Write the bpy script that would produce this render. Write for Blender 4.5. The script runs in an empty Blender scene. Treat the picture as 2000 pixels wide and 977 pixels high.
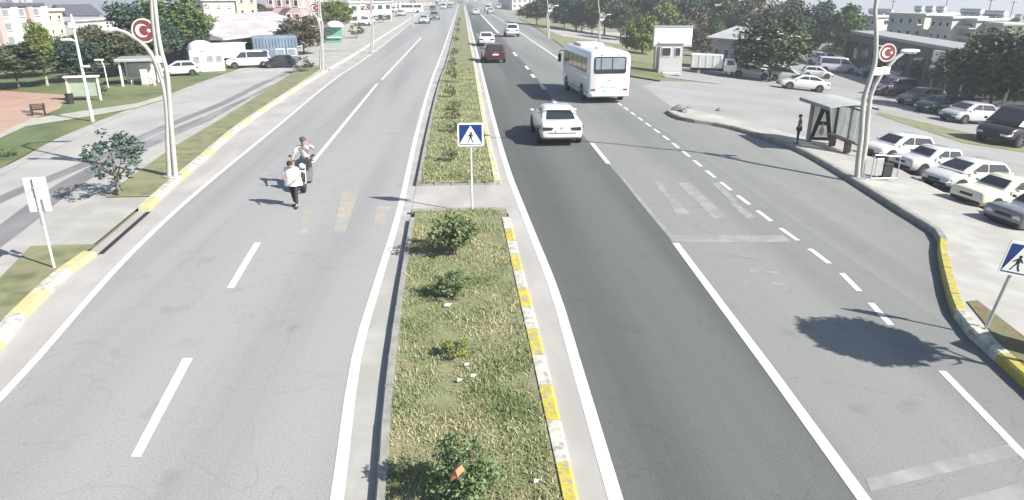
import bpy, bmesh, math, random
from math import sin, cos, tan, atan2, pi, radians, sqrt, hypot, exp
from mathutils import Vector, Matrix, noise as mnoise

random.seed(7)
SC = bpy.context.scene
COL = SC.collection

# ------------------------------------------------------------------ camera, sky, sun, exposure
PW, PH, FPX = 2000.0, 977.0, 1371.0          # the photograph's frame, focal length in its pixels
CAM_H = 5.9
PITCH, YAW = radians(20.2), radians(3.92)
CAM = Vector((0, 0, CAM_H))
FWD = Vector((sin(YAW) * cos(PITCH), cos(YAW) * cos(PITCH), -sin(PITCH)))
RGT = Vector((cos(YAW), -sin(YAW), 0))
UPV = RGT.cross(FWD)
cam_data = bpy.data.cameras.new('camera')
cam_data.sensor_width = 36.0
cam_data.lens = 36.0 * FPX / PW
cam_data.clip_start, cam_data.clip_end = 0.1, 5000
cam = bpy.data.objects.new('camera', cam_data)
COL.objects.link(cam)
cam.matrix_world = Matrix(((RGT.x, UPV.x, -FWD.x, CAM.x), (RGT.y, UPV.y, -FWD.y, CAM.y), (RGT.z, UPV.z, -FWD.z, CAM.z), (0, 0, 0, 1)))
SC.camera = cam

SUN_ELEV = radians(37)
SHADOW = Vector((-cos(radians(34)), sin(radians(34)), 0))      # where shadows fall on the ground
SUN_DIR = Vector((-SHADOW.x * cos(SUN_ELEV), -SHADOW.y * cos(SUN_ELEV), sin(SUN_ELEV)))   # towards the sun
w = bpy.data.worlds.new('World')
SC.world = w
w.use_nodes = True
wn = w.node_tree
sky = wn.nodes.new('ShaderNodeTexSky')
sky.sky_type = 'NISHITA'
sky.sun_disc = False
sky.sun_elevation = SUN_ELEV
sky.sun_rotation = atan2(SUN_DIR.x, SUN_DIR.y)
sky.air_density, sky.dust_density, sky.ozone_density = 1.0, 0.9, 1.6
wn.nodes['Background'].inputs['Strength'].default_value = 0.07
tcw, sxyz, mxw, cxyz = (wn.nodes.new(t) for t in ('ShaderNodeTexCoord', 'ShaderNodeSeparateXYZ', 'ShaderNodeMath', 'ShaderNodeCombineXYZ'))
mxw.operation = 'MAXIMUM'                     # the sky's horizon colour goes on below eye level, where the land falls away
mxw.inputs[1].default_value = 0.03
wn.links.new(tcw.outputs['Generated'], sxyz.inputs[0])
wn.links.new(sxyz.outputs['X'], cxyz.inputs['X'])
wn.links.new(sxyz.outputs['Y'], cxyz.inputs['Y'])
wn.links.new(sxyz.outputs['Z'], mxw.inputs[0])
wn.links.new(mxw.outputs[0], cxyz.inputs['Z'])
wn.links.new(cxyz.outputs[0], sky.inputs['Vector'])
wn.links.new(sky.outputs[0], wn.nodes['Background'].inputs[0])
sd = bpy.data.lights.new('sun', 'SUN')
sd.energy, sd.angle, sd.color = 4.8, radians(0.55), (1.0, 0.955, 0.88)
sun = bpy.data.objects.new('sun', sd)
COL.objects.link(sun)
sun.rotation_euler = SUN_DIR.to_track_quat('Z', 'Y').to_euler()
sun.location = (20, -20, 40)
vs = SC.view_settings
vs.view_transform, vs.look, vs.gamma, vs.exposure = 'Standard', 'None', 1.0, 1.06
vs.use_curve_mapping = False
SC.cycles.max_bounces = 6
SC.cycles.transparent_max_bounces = 8

# ------------------------------------------------------------------ the lie of the land
KINKS = (-70.0, -24.0, 9.0, 36.0)


def H(x):
    """Ground height: the road is level, the lot on its right falls away, so does the park on its left."""
    z = 0.0
    if x > 9: z -= 0.10 * (min(x, 36) - 9)
    if x > 36: z -= 0.045 * (x - 36)
    if x < -24: z -= 0.035 * (-24 - max(x, -70))
    if x < -70: z -= 0.075 * (-70 - x)
    return z


def ray(px, py):
    return (FWD * FPX + RGT * (px - PW / 2) + UPV * (PH / 2 - py)).normalized()


def G(px, py, dz=0.0):
    """Point of the ground seen at a place of the photograph."""
    d = ray(px, py)
    z = dz
    p = None
    for _ in range(60):
        t = (CAM_H - z) / max(-d.z, 1e-4)
        p = CAM + d * t
        z = 0.5 * z + 0.5 * (H(p.x) + dz)
    return Vector((p.x, p.y, H(p.x) + dz))


def proj(p):
    v = Vector(p) - CAM
    dpt = v.dot(FWD)
    return (PW / 2 + FPX * v.dot(RGT) / dpt, PH / 2 - FPX * v.dot(UPV) / dpt, dpt)


def depth(p):
    return (Vector(p) - CAM).dot(FWD)


def height_to(base, py):
    """Height of a vertical thing on base whose top is seen at row py."""
    lo, hi = 0.0, 60.0
    for _ in range(40):
        m = (lo + hi) / 2
        if proj((base[0], base[1], base[2] + m))[1] > py: lo = m
        else: hi = m
    return lo


def on_plane_y(px, py, y):
    d = ray(px, py)
    t = y / d.y
    return CAM + d * t


def ground_col(px, y):
    """Ground point at distance y seen in column px."""
    x = 0.0
    for _ in range(30):
        q = (px - PW / 2) / FPX
        z = H(x)
        base = Vector((0, y, z - CAM_H))
        # (base + x*ex).RGT = q*(base + x*ex).FWD
        a = base.dot(RGT) - q * base.dot(FWD)
        b = RGT.x - q * FWD.x
        x = -a / b
    return Vector((x, y, H(x)))


# ------------------------------------------------------------------ materials
MATS = {}


def mat(name, base, rough=0.7, var=0.12, scale=3.0, stretch=(1, 1, 1), metallic=0.0, bump=0.0, bscale=60.0,
        second=None, mix_scale=0.4, mix_lo=0.45, mix_hi=0.6, spec=0.4, coords='Object', trans=0.0, coat=0.0, fine=0.0, fscale=90, crack=0.0, cscale=.35):
    if name in MATS: return MATS[name]
    m = bpy.data.materials.new(name)
    m.use_nodes = True
    nt = m.node_tree
    b = nt.nodes['Principled BSDF']
    b.inputs['Roughness'].default_value = rough
    b.inputs['Metallic'].default_value = metallic
    b.inputs['Specular IOR Level'].default_value = spec
    b.inputs['Transmission Weight'].default_value = trans
    b.inputs['Coat Weight'].default_value = coat
    tc = nt.nodes.new('ShaderNodeTexCoord')
    mp = nt.nodes.new('ShaderNodeMapping')
    mp.inputs['Scale'].default_value = stretch
    nt.links.new(tc.outputs[coords], mp.inputs[0])

    def nz(sc, det=4.0, plain=False):
        n = nt.nodes.new('ShaderNodeTexNoise')
        n.inputs['Scale'].default_value = sc
        n.inputs['Detail'].default_value = det
        nt.links.new(tc.outputs[coords] if plain else mp.outputs[0], n.inputs['Vector'])
        return n.outputs['Fac']

    def mixc(fac, a, bb, blend='MIX'):
        x = nt.nodes.new('ShaderNodeMix')
        x.data_type = 'RGBA'
        x.blend_type = blend
        if isinstance(fac, float): x.inputs[0].default_value = fac
        else: nt.links.new(fac, x.inputs[0])
        for i, c in ((6, a), (7, bb)):
            if isinstance(c, tuple): x.inputs[i].default_value = (*c, 1)
            else: nt.links.new(c, x.inputs[i])
        return x.outputs[2]

    def rng(s, lo, hi, tlo=0.0, thi=1.0):
        r = nt.nodes.new('ShaderNodeMapRange')
        r.inputs[1].default_value, r.inputs[2].default_value = lo, hi
        r.inputs[3].default_value, r.inputs[4].default_value = tlo, thi
        nt.links.new(s, r.inputs[0])
        return r.outputs[0]

    lo = tuple(max(0.0, c * (1 - var)) for c in base)
    hi = tuple(min(1.0, c * (1 + var)) for c in base)
    c = mixc(rng(nz(scale), 0.3, 0.7), lo, hi)
    if second:
        c = mixc(rng(nz(mix_scale, 6.0), mix_lo, mix_hi), c, second)
    if fine:
        c = mixc(rng(nz(fscale, 3.0, True), 0.3, 0.7), c, mixc(1.0, c, (1 - fine,) * 3, 'MULTIPLY'))
    if crack:                                      # thin sealed cracks and grit
        n = nt.nodes.new('ShaderNodeTexNoise')
        n.inputs['Scale'].default_value = cscale
        n.inputs['Detail'].default_value = 5.0
        n.inputs['Distortion'].default_value = 1.2
        nt.links.new(tc.outputs[coords], n.inputs['Vector'])
        d = nt.nodes.new('ShaderNodeMath'); d.operation = 'SUBTRACT'; d.inputs[1].default_value = .5
        nt.links.new(n.outputs['Fac'], d.inputs[0])
        e = nt.nodes.new('ShaderNodeMath'); e.operation = 'ABSOLUTE'
        nt.links.new(d.outputs[0], e.inputs[0])
        c = mixc(rng(e.outputs[0], 0.0, 0.006, crack, 0.0), c, tuple(q * .45 for q in base))
        n2 = nt.nodes.new('ShaderNodeTexNoise')
        n2.inputs['Scale'].default_value = 1.1
        n2.inputs['Detail'].default_value = 8.0
        nt.links.new(tc.outputs[coords], n2.inputs['Vector'])
        c = mixc(rng(n2.outputs['Fac'], .62, .74, 0.0, .45), c, tuple(q * .6 for q in base))
    nt.links.new(c, b.inputs['Base Color'])
    if bump:
        bp = nt.nodes.new('ShaderNodeBump')
        bp.inputs['Strength'].default_value = bump
        bp.inputs['Distance'].default_value = 0.02
        nt.links.new(nz(bscale, 4.0, True), bp.inputs['Height'])
        nt.links.new(bp.outputs[0], b.inputs['Normal'])
    MATS[name] = m
    return m


def paint(name, c):          # car paint
    return mat('paint ' + name, c, rough=0.28, var=0.04, scale=1.5, spec=0.5, coat=0.5)


M_ASPH_L = mat('worn grey asphalt', (0.29, 0.292, 0.289), 0.9, 0.14, 0.9, (1, .03, 1), bump=.25, bscale=70, second=(.33, .33, .322), mix_scale=.5, fine=.24, fscale=32, crack=.22)
M_ASPH_D = mat('dark asphalt', (0.112, 0.119, 0.114), 0.85, 0.2, 0.9, (1, .03, 1), bump=.25, bscale=70, second=(.145, .152, .146), mix_scale=.4, fine=.28, fscale=32, crack=.25)
M_ASPH_R = mat('pale asphalt', (0.205, 0.212, 0.204), 0.9, 0.12, 0.6, (1, .06, 1), bump=.25, bscale=70, second=(.26, .265, .254), mix_scale=.25, fine=.24, fscale=32, crack=.25)
M_LOT = mat('bleached lot paving', (0.31, 0.31, 0.3), 0.9, 0.09, 0.25, bump=.2, bscale=50, second=(.26, .26, .252), mix_scale=.18, mix_lo=.5, mix_hi=.7, fine=.16, crack=.2, cscale=.2)
M_CONC = mat('pale concrete', (0.385, 0.377, 0.35), 0.9, 0.12, 1.5, bump=.3, bscale=40, second=(.34, .33, .305), mix_scale=.8, fine=.12)
M_GUTTER = mat('gutter concrete', (0.39, 0.375, 0.36), 0.9, 0.1, 1.2, (1, .4, 1), bump=.2, second=(.34, .325, .31), mix_scale=.9, fine=.1)
M_KERB = mat('kerb concrete', (0.27, 0.265, 0.24), 0.9, 0.2, 4, bump=.4, bscale=40)
M_KWHITE = mat('kerb white paint', (0.56, 0.55, 0.49), 0.8, 0.14, 5, bump=.3, second=(.34, .33, .29), mix_scale=6, mix_lo=.5, mix_hi=.64, fine=.25, fscale=25)
M_KYELLOW = mat('kerb yellow paint', (0.52, 0.44, 0.08), 0.8, 0.15, 5, bump=.3, second=(.38, .35, .22), mix_scale=6, mix_lo=.5, mix_hi=.62, fine=.3, fscale=25)
M_KYPALE = mat('kerb pale yellow paint', (0.5, 0.44, 0.22), 0.8, 0.15, 5, second=(.45, .42, .3), mix_scale=4, mix_lo=.5, mix_hi=.7)
M_LINE = mat('road marking white', (0.64, 0.64, 0.61), 0.75, 0.1, 4, second=(.42, .42, .41), mix_scale=9, mix_lo=.56, mix_hi=.75, fine=.18, fscale=40)
M_LINEF = mat('faded road marking', (0.285, 0.287, 0.277), 0.85, 0.12, 3, second=(.235, .24, .23), mix_scale=2.2, mix_lo=.42, mix_hi=.6)
M_ORANGE = mat('faded orange crossing paint', (0.36, 0.32, 0.26), 0.85, 0.12, 3, second=(.295, .293, .285), mix_scale=2.2, mix_lo=.4, mix_hi=.58)
M_GRASSBED = mat('verge soil and turf', (0.2, 0.215, 0.11), 0.95, 0.3, 2.2, bump=.8, bscale=25, second=(.27, .25, .15), mix_scale=1.2, mix_lo=.45, mix_hi=.62, fine=.3, fscale=40)
M_LAWN = mat('park lawn', (0.13, 0.17, 0.07), 0.95, 0.25, 0.6, bump=.6, bscale=12, second=(.19, .2, .1), mix_scale=.15, fine=.3, fscale=12)
M_EARTH = mat('bare reddish earth', (0.40, 0.25, 0.19), 0.95, 0.15, 0.8, bump=.4, bscale=12, second=(.36, .27, .2), mix_scale=.3)
M_PATH = mat('light path paving', (0.37, 0.37, 0.31), 0.9, 0.1, 1.0)
M_SERVICE = mat('service road concrete', (0.35, 0.345, 0.33), 0.9, 0.1, 0.5, bump=.2, second=(.4, .39, .37), mix_scale=.3, fine=.1)
M_TRACK = mat('dark worn wheel track', (0.18, 0.178, 0.182), 0.85, 0.2, 1.2, (1, .3, 1), second=(.27, .27, .275), mix_scale=.9, mix_lo=.5, mix_hi=.65)
M_TERRAIN = mat('terrain', (0.16, 0.17, 0.1), 0.95, 0.25, 0.08, second=(.25, .24, .19), mix_scale=.03)
M_STEEL = mat('galvanised steel', (0.52, 0.53, 0.52), 0.45, 0.08, 6, metallic=0.55)
M_WPOST = mat('pale painted steel', (0.6, 0.62, 0.58), 0.5, 0.06, 6)
M_LAMPCOL = mat('cream painted steel', (0.4, 0.39, 0.37), 0.5, 0.1, 3)
M_LHEAD = mat('lamp head enamel', (0.7, 0.7, 0.64), 0.4, 0.04, 6)
M_GLASS = mat('dark window glass', (0.03, 0.035, 0.04), 0.08, 0.1, 2, spec=0.7)
M_GLASS2 = mat('pale window glass', (0.22, 0.25, 0.28), 0.12, 0.1, 2, spec=0.7)
M_SHGLASS = mat('shelter glass', (0.8, 0.86, 0.84), 0.05, 0.02, 2, trans=0.85)
M_RUBBER = mat('tyre rubber', (0.025, 0.025, 0.027), 0.85, 0.1, 8)
M_RIM = mat('wheel rim', (0.45, 0.46, 0.47), 0.35, 0.05, 8, metallic=0.7)
M_DARK = mat('black plastic', (0.03, 0.03, 0.032), 0.6, 0.1, 8)
M_RED = mat('tail lamp red', (0.35, 0.02, 0.02), 0.25, 0.1, 8)
M_TAILD = mat('dark tail lamp', (0.05, 0.03, 0.033), 0.2, 0.1, 8)
M_HEAD = mat('headlamp glass', (0.6, 0.62, 0.64), 0.12, 0.05, 8)
M_PLATE = mat('plate white', (0.75, 0.75, 0.74), 0.5, 0.03, 8)
M_BLUE = mat('sign blue', (0.012, 0.035, 0.16), 0.45, 0.06, 5)
M_SIGNW = mat('sign white', (0.72, 0.72, 0.71), 0.5, 0.03, 5)
M_BLACK = mat('sign black', (0.012, 0.012, 0.014), 0.55, 0.05, 5)
M_EMRED = mat('emblem red', (0.2, 0.05, 0.055), 0.45, 0.06, 5)
M_BARK = mat('bark', (0.16, 0.13, 0.1), 0.95, 0.3, 9, bump=.6, bscale=20)
M_BARKP = mat('pale bark', (0.32, 0.3, 0.23), 0.95, 0.25, 9, bump=.6, bscale=20)


def leafmat(name, dark, light, sc=0.6):
    return mat(name, dark, 0.7, 0.25, 9, second=light, mix_scale=sc, mix_lo=.38, mix_hi=.66, spec=.3, coords='Object')


L_GREEN = leafmat('leaves mid green', (.06, .1, .03), (.12, .17, .05))
L_DARK = leafmat('leaves dark green', (.048, .075, .04), (.095, .125, .06))
L_YEL = leafmat('leaves yellow green', (.11, .15, .035), (.2, .23, .06))
L_OLIVE = leafmat('leaves olive', (.1, .1, .055), (.17, .15, .09))
L_BLUEG = leafmat('leaves blue green', (.04, .075, .06), (.075, .115, .08))
L_BUSH = leafmat('bush leaves', (.08, .115, .05), (.17, .21, .09), 2.5)
L_HEDGE = leafmat('hedge leaves', (.1, .15, .065), (.18, .23, .11), 4)


# ------------------------------------------------------------------ mesh helpers
class MB:
    def __init__(s): s.v, s.f, s.m = [], [], []

    def face(s, pts, mi=0):
        n = len(s.v)
        s.v += [tuple(p) for p in pts]
        s.f.append(tuple(range(n, n + len(pts))))
        s.m.append(mi)
        return s

    def loft(s, rings, mi=0, cap0=True, cap1=True, closed=True):
        n0 = len(s.v)
        k = len(rings[0])
        for r in rings: s.v += [tuple(p) for p in r]
        for i in range(len(rings) - 1):
            for j in range(k if closed else k - 1):
                a, b = n0 + i * k + j, n0 + i * k + (j + 1) % k
                s.f.append((a, b, b + k, a + k)); s.m.append(mi)
        if cap0: s.f.append(tuple(n0 + j for j in reversed(range(k)))); s.m.append(mi)
        if cap1: s.f.append(tuple(n0 + (len(rings) - 1) * k + j for j in range(k))); s.m.append(mi)
        return s

    def box(s, c, size, rz=0.0, mi=0, top=None):
        """Box centred on c; top=(sx, sy) scales the top face."""
        x, y, z = (q / 2 for q in size)
        tx, ty = (top if top else (1, 1))
        lo = [(-x, -y, -z), (x, -y, -z), (x, y, -z), (-x, y, -z)]
        hi = [(-x * tx, -y * ty, z), (x * tx, -y * ty, z), (x * tx, y * ty, z), (-x * tx, y * ty, z)]
        cr, sr = cos(rz), sin(rz)
        f = lambda p: (c[0] + p[0] * cr - p[1] * sr, c[1] + p[0] * sr + p[1] * cr, c[2] + p[2])
        return s.loft([[f(p) for p in lo], [f(p) for p in hi]], mi)

    def rbox(s, c, size, b=0.02, mi=0):
        """Box with all edges chamfered by b."""
        x, y, z = (q / 2 for q in size)
        b = min(b, x * .9, y * .9, z * .9)

        def ring(ix, zz):
            X, Y = x - ix, y - ix
            return [(c[0] + p[0], c[1] + p[1], c[2] + zz) for p in
                    ((-X + b, -Y), (X - b, -Y), (X, -Y + b), (X, Y - b), (X - b, Y), (-X + b, Y), (-X, Y - b), (-X, -Y + b))]
        return s.loft([ring(b * .7, -z), ring(0, -z + b), ring(0, z - b), ring(b * .7, z)], mi)

    def tube(s, pts, r, n=8, mi=0, flat=None):
        pts = [Vector(p) for p in pts]
        if not isinstance(r, (list, tuple)): r = [r] * len(pts)
        rings = []
        prev = None
        for i, p in enumerate(pts):
            t = (pts[min(i + 1, len(pts) - 1)] - pts[max(i - 1, 0)]).normalized()
            if prev is None:
                a = Vector((0, 0, 1)) if abs(t.z) < .9 else Vector((1, 0, 0))
                u = t.cross(a).normalized()
            else:
                u = (prev - t * prev.dot(t)).normalized()
            prev = u
            v = t.cross(u)
            rings.append([p + (u * cos(2 * pi * j / n) + v * sin(2 * pi * j / n)) * r[i] for j in range(n)])
        return s.loft(rings, mi)

    def cyl(s, c, r, h, n=12, axis='z', mi=0, r2=None):
        r2 = r if r2 is None else r2
        rings = []
        for q, rr in ((-h / 2, r), (h / 2, r2)):
            ring = []
            for j in range(n):
                a = 2 * pi * j / n
                u, v = rr * cos(a), rr * sin(a)
                p = {'z': (u, v, q), 'x': (q, u, v), 'y': (v, q, u)}[axis]
                ring.append((c[0] + p[0], c[1] + p[1], c[2] + p[2]))
            rings.append(ring)
        return s.loft(rings, mi)

    def ball(s, c, r, nu=10, nv=7, mi=0, zlo=-1.0):
        if not isinstance(r, (tuple, list)): r = (r, r, r)
        rings = []
        for i in range(nv + 1):
            a = -pi / 2 + pi * i / nv
            zz = max(sin(a), zlo)
            q = max(cos(a), .02)
            rings.append([(c[0] + r[0] * q * cos(2 * pi * j / nu), c[1] + r[1] * q * sin(2 * pi * j / nu), c[2] + r[2] * zz) for j in range(nu)])
        return s.loft(rings, mi)

    def prism(s, poly, off, mi=0):
        """Polygon of 3-D points thickened by the vector off."""
        a = [Vector(p) for p in poly]
        return s.loft([a, [p + Vector(off) for p in a]], mi)

    def mesh(s, name, mats, smooth=None):
        me = bpy.data.meshes.new(name)
        me.from_pydata(s.v, [], s.f)
        for m in (mats if isinstance(mats, (list, tuple)) else [mats]): me.materials.append(m)
        me.polygons.foreach_set('material_index', s.m)
        bm = bmesh.new(); bm.from_mesh(me)
        bmesh.ops.recalc_face_normals(bm, faces=bm.faces)
        bm.to_mesh(me); bm.free()
        if smooth is not None:
            me.polygons.foreach_set('use_smooth', [True] * len(me.polygons))
            me.set_sharp_from_angle(angle=radians(smooth))
        me.update()
        return me


def link(name, data, parent=None, loc=None):
    o = bpy.data.objects.new(name, data)
    COL.objects.link(o)
    if parent: o.parent = parent
    if loc is not None: o.location = loc
    return o


def part(name, mb, mats, parent, smooth=None, loc=None, label=None):
    o = link(name, mb.mesh(name, mats, smooth) if isinstance(mb, MB) else mb, parent, loc)
    if label: o['label'] = label
    return o


def thing(name, label, cat, loc=(0, 0, 0), rz=0.0, group=None, scale=1.0, tilt=0.0):
    o = bpy.data.objects.new(name, None)
    COL.objects.link(o)
    o.location = loc
    o.rotation_euler = (0, tilt, rz)
    o.scale = (scale,) * 3
    o['label'] = label; o['category'] = cat
    if group: o['group'] = group
    o.empty_display_size = .3
    return o


def tag(o, label, cat, group=None):
    o['label'] = label; o['category'] = cat
    if group: o['group'] = group
    return o


def struct(o):
    o['kind'] = 'structure'
    return o


def copy_tree(o, parent=None):
    c = o.copy()
    COL.objects.link(c)
    if parent: c.parent = parent
    for ch in list(o.children): copy_tree(ch, c)
    return c


# ------------------------------------------------------------------ sheets draped over the land
def drape(name, poly, m, dz, grid=None):
    """Ground sheet with the outline poly (world x, y), dz above the land."""
    bm = bmesh.new()
    vs_ = [bm.verts.new((p[0], p[1], 0)) for p in poly]
    bm.faces.new(vs_)
    cuts = list(KINKS)
    for k in cuts:
        bmesh.ops.bisect_plane(bm, geom=bm.verts[:] + bm.edges[:] + bm.faces[:], plane_co=(k, 0, 0), plane_no=(1, 0, 0), dist=1e-5)
    bmesh.ops.triangulate(bm, faces=bm.faces[:])
    for v in bm.verts: v.co.z = H(v.co.x) + dz
    bmesh.ops.recalc_face_normals(bm, faces=bm.faces)
    if sum(f.normal.z for f in bm.faces) < 0: bmesh.ops.reverse_faces(bm, faces=bm.faces[:])
    me = bpy.data.meshes.new(name)
    bm.to_mesh(me); bm.free()
    me.materials.append(m)
    return link(name, me)


def gp(pts, dz=0.0):
    return [G(x, y, dz).to_2d() for x, y in pts]


def sheet(name, pts, m, dz):
    return struct(drape(name, gp(pts), m, dz))


def clip_poly(pts):
    return pts


def smooth_line(pts, step=1.0):
    """Catmull-Rom resample of a 2-D polyline."""
    pts = [Vector(p) for p in pts]
    out = []
    for i in range(len(pts) - 1):
        p0, p1, p2, p3 = pts[max(i - 1, 0)], pts[i], pts[i + 1], pts[min(i + 2, len(pts) - 1)]
        n = max(1, int((p2 - p1).length / step))
        for k in range(n):
            t = k / n
            out.append(0.5 * ((2 * p1) + (p2 - p0) * t + (2 * p0 - 5 * p1 + 4 * p2 - p3) * t * t + (3 * p1 - p0 - 3 * p2 + p3) * t ** 3))
    out.append(pts[-1])
    return out


def walk(pts, step):
    """Points every step metres along a polyline."""
    out, acc = [pts[0].copy()], 0.0
    for a, b in zip(pts, pts[1:]):
        L = (b - a).length
        while L > 0 and acc + L >= step:
            t = (step - acc) / L
            a = a.lerp(b, t)
            out.append(a.copy())
            L = (b - a).length
            acc = 0.0
        acc += L
    return out

# ================================================================== THE SETTING
# terrain: one sheet out to the horizon
def grid_axis(lims):
    out = []
    for a, b, n in lims: out += [a + (b - a) * i / n for i in range(n)]
    return out + [lims[-1][1]]


xs = sorted(set(grid_axis([(-2500, -400, 6), (-400, -70, 6), (-70, -24, 4), (-24, 9, 4), (9, 36, 4), (36, 400, 6), (400, 2500, 6)])))
ys = grid_axis([(-300, 0, 6), (0, 200, 12), (200, 3500, 12)])
mb = MB()
mb.v = [(x, y, H(x) - 0.03) for y in ys for x in xs]
nx = len(xs)
for j in range(len(ys) - 1):
    for i in range(nx - 1):
        mb.f.append((j * nx + i, j * nx + i + 1, (j + 1) * nx + i + 1, (j + 1) * nx + i)); mb.m.append(0)
struct(part('terrain', mb, M_TERRAIN, None))

FAR = 420.0
# ---- outlines, photograph pixels from near to far
LEFT_EDGE = [(-800, 1600), (-330, 1090), (0, 778), (72, 700), (251, 500), (394, 368), (538, 250), (656, 153), (733, 100), (820, 33), (850, 14)]
LEFT_KERB = [(-1000, 1600), (-420, 1080), (0, 690), (57, 617), (150, 527), (193, 498), (292, 412), (345, 362), (400, 315), (477, 248), (560, 190), (643, 138), (700, 104), (770, 58), (830, 20), (843, 14)]
MED_L_LINE = [(569, 1600), (630, 1090), (658, 977), (696, 700), (740, 545), (783, 400), (817, 249), (845, 152), (868, 90), (891, 22), (895, 8)]
MED_L = [(676, 1600), (724, 1090), (735, 977), (758, 700), (806, 402), (836, 249), (858, 160), (880, 90), (895, 22), (897, 8)]       # kerb face
MED_L_IN = [(690, 1600), (745, 1090), (755, 977), (775, 700), (814, 402), (842, 249), (862, 160), (883, 90), (897, 22), (898.5, 8)]
MED_R_IN = [(1222, 1600), (1120, 1090), (1098, 977), (1038, 700), (978, 420), (940, 230), (923, 120), (915, 75), (907, 22), (905, 8)]
MED_R = [(1260, 1600), (1152, 1090), (1127, 977), (1064, 700), (993, 420), (948, 230), (928, 120), (918, 75), (908.5, 22), (906, 8)]
MED_R_LINE = [(1370, 1600), (1240, 1090), (1203, 977), (1122, 700), (1080, 560), (1025, 420), (988, 320), (959, 215), (936, 120), (925, 75), (912, 22), (908, 8)]
LANE_R = [(2180, 1600), (1765, 1090), (1688, 977), (1504, 726), (1320, 475), (1254, 395), (1152, 280), (1080, 195), (1033, 133), (973, 65), (938, 29), (920, 10)]
BUSLINE = [(2130, 1010), (2000, 890), (1840, 725), (1740, 635), (1640, 530), (1530, 450), (1410, 358), (1300, 269), (1207, 201), (1120, 138), (1091, 115), (981, 41), (950, 22), (928, 9)]
RIGHT_EDGE = [(1230, 152), (1160, 118), (1095, 88), (1034, 47), (990, 26), (940, 9)]


def L2(pts, step=1.0):
    return smooth_line(gp(pts), step)


def band(name, a, b, m, dz):
    return struct(drape(name, [*a, *reversed(b)], m, dz))


def offset_line(pts, d):
    out = []
    for i, p in enumerate(pts):
        t = (pts[min(i + 1, len(pts) - 1)] - pts[max(i - 1, 0)]).normalized()
        out.append(Vector((p.x + t.y * d, p.y - t.x * d)))     # positive d: to the right of travel
    return out


le, lk, ml, mli, mlL = L2(LEFT_EDGE), L2(LEFT_KERB), L2(MED_L), L2(MED_L_IN), L2(MED_L_LINE)
mri, mr, mrL, lr, bl = L2(MED_R_IN), L2(MED_R), L2(MED_R_LINE), L2(LANE_R), L2(BUSLINE)

band('left_carriageway', le, mlL, M_ASPH_L, 0.0)
band('left_gutter', lk, le, M_GUTTER, 0.002)
band('median_left_strip', mlL, ml, M_CONC, 0.002)
band('median_right_strip', mr, mrL, M_GUTTER, 0.002)
band('right_carriageway', mrL, lr, M_ASPH_D, 0.0)
# wide pale apron on the right: lane, lay-by, mouth of the lot and the lot itself
KERB_R = [(1303, 222), (1330, 236), (1420, 251), (1500, 276), (1560, 298), (1620, 331), (1700, 381), (1770, 426), (1829, 463), (1833, 500),
          (1846, 560), (1863, 618), (1890, 655), (1940, 700), (2000, 755), (2080, 830), (2220, 960)]
apron = gp([(2180, 1600), (1765, 1090), (1688, 977), (1504, 726), (1320, 475), (1254, 395), (1152, 280), (1080, 195), (1033, 133), (973, 65), (938, 29), (920, 10)])
far_r = gp([(940, 9), (990, 26), (1034, 47), (1095, 88), (1160, 118), (1232, 152)])
near_r = [G(3000, 1500).to_2d()]
kerb_r = L2(KERB_R, .6)
lot_far = gp([(1232, 152), (1290, 160), (1370, 163), (1470, 172), (1560, 186), (1680, 190)])
struct(drape('right_lane_and_layby', [*apron, *far_r, *gp([(1290, 160), (1330, 200), (1303, 222)]), *kerb_r, *near_r], M_ASPH_R, 0.001))
lot = gp([(1255, 168), (1290, 159), (1350, 160), (1420, 166), (1500, 172), (1560, 128), (1640, 128), (1720, 172), (1800, 200), (1900, 240), (2100, 330), (2500, 500), (2500, 620)])
lot += gp([(2000, 470), (1800, 370), (1640, 300), (1550, 274), (1440, 243), (1318, 214)])
struct(drape('car_park_paving', lot, M_LOT, 0.005))

# white edge lines
def line_on(name, pts, wd, m=M_LINE, dz=0.006, o=0.0):
    a = offset_line(pts, o - wd / 2)
    b = offset_line(pts, o + wd / 2)
    return band(name, a, b, m, dz)


line_on('edge_line', le, 0.14)
line_on('edge_line', mlL, 0.17)
line_on('edge_line', mrL, 0.19)


def quad(name, pts, m, dz=0.006):
    return struct(drape(name, gp(pts), m, dz))


# lane dashes of the left carriageway
for q in ([(255, 893), (275, 893), (377, 700), (357, 700)], [(443, 563), (457, 563), (510, 474), (497, 474)],
          [(606, 318), (614, 318), (739, 164), (734, 164)], [(743, 156), (748, 156), (824, 74), (820.5, 74)]):
    quad('lane_line', q, M_LINE)
# lane lines of the right carriageway
quad('lane_line', [(1740, 1090), (1777, 1090), (1702, 977), (1514, 722), (1326, 475), (1313, 475), (1496, 726), (1674, 977)], M_LINE)
quad('lane_line', [(1313, 472.5), (1324, 472.5), (1258, 395), (1215, 344), (1209, 344), (1249, 395)], M_LINEF)
for q in ([(1184, 320), (1193, 320), (1160, 280), (1152, 280)], [(1083, 204), (1091, 204), (1083, 194), (1076, 194)],
          [(1059, 175), (1068, 175), (1060, 165), (1053, 165)], [(1040, 152), (1047, 152), (1041, 145), (1035, 145)],
          [(1029, 136), (1035, 136), (1029, 129), (1024, 129)], [(1006, 110), (1012, 110), (1005, 102), (1000, 102)],
          [(971, 65), (976, 65), (941, 29), (938, 29)]):
    quad('lane_line', q, M_LINE)
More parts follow.
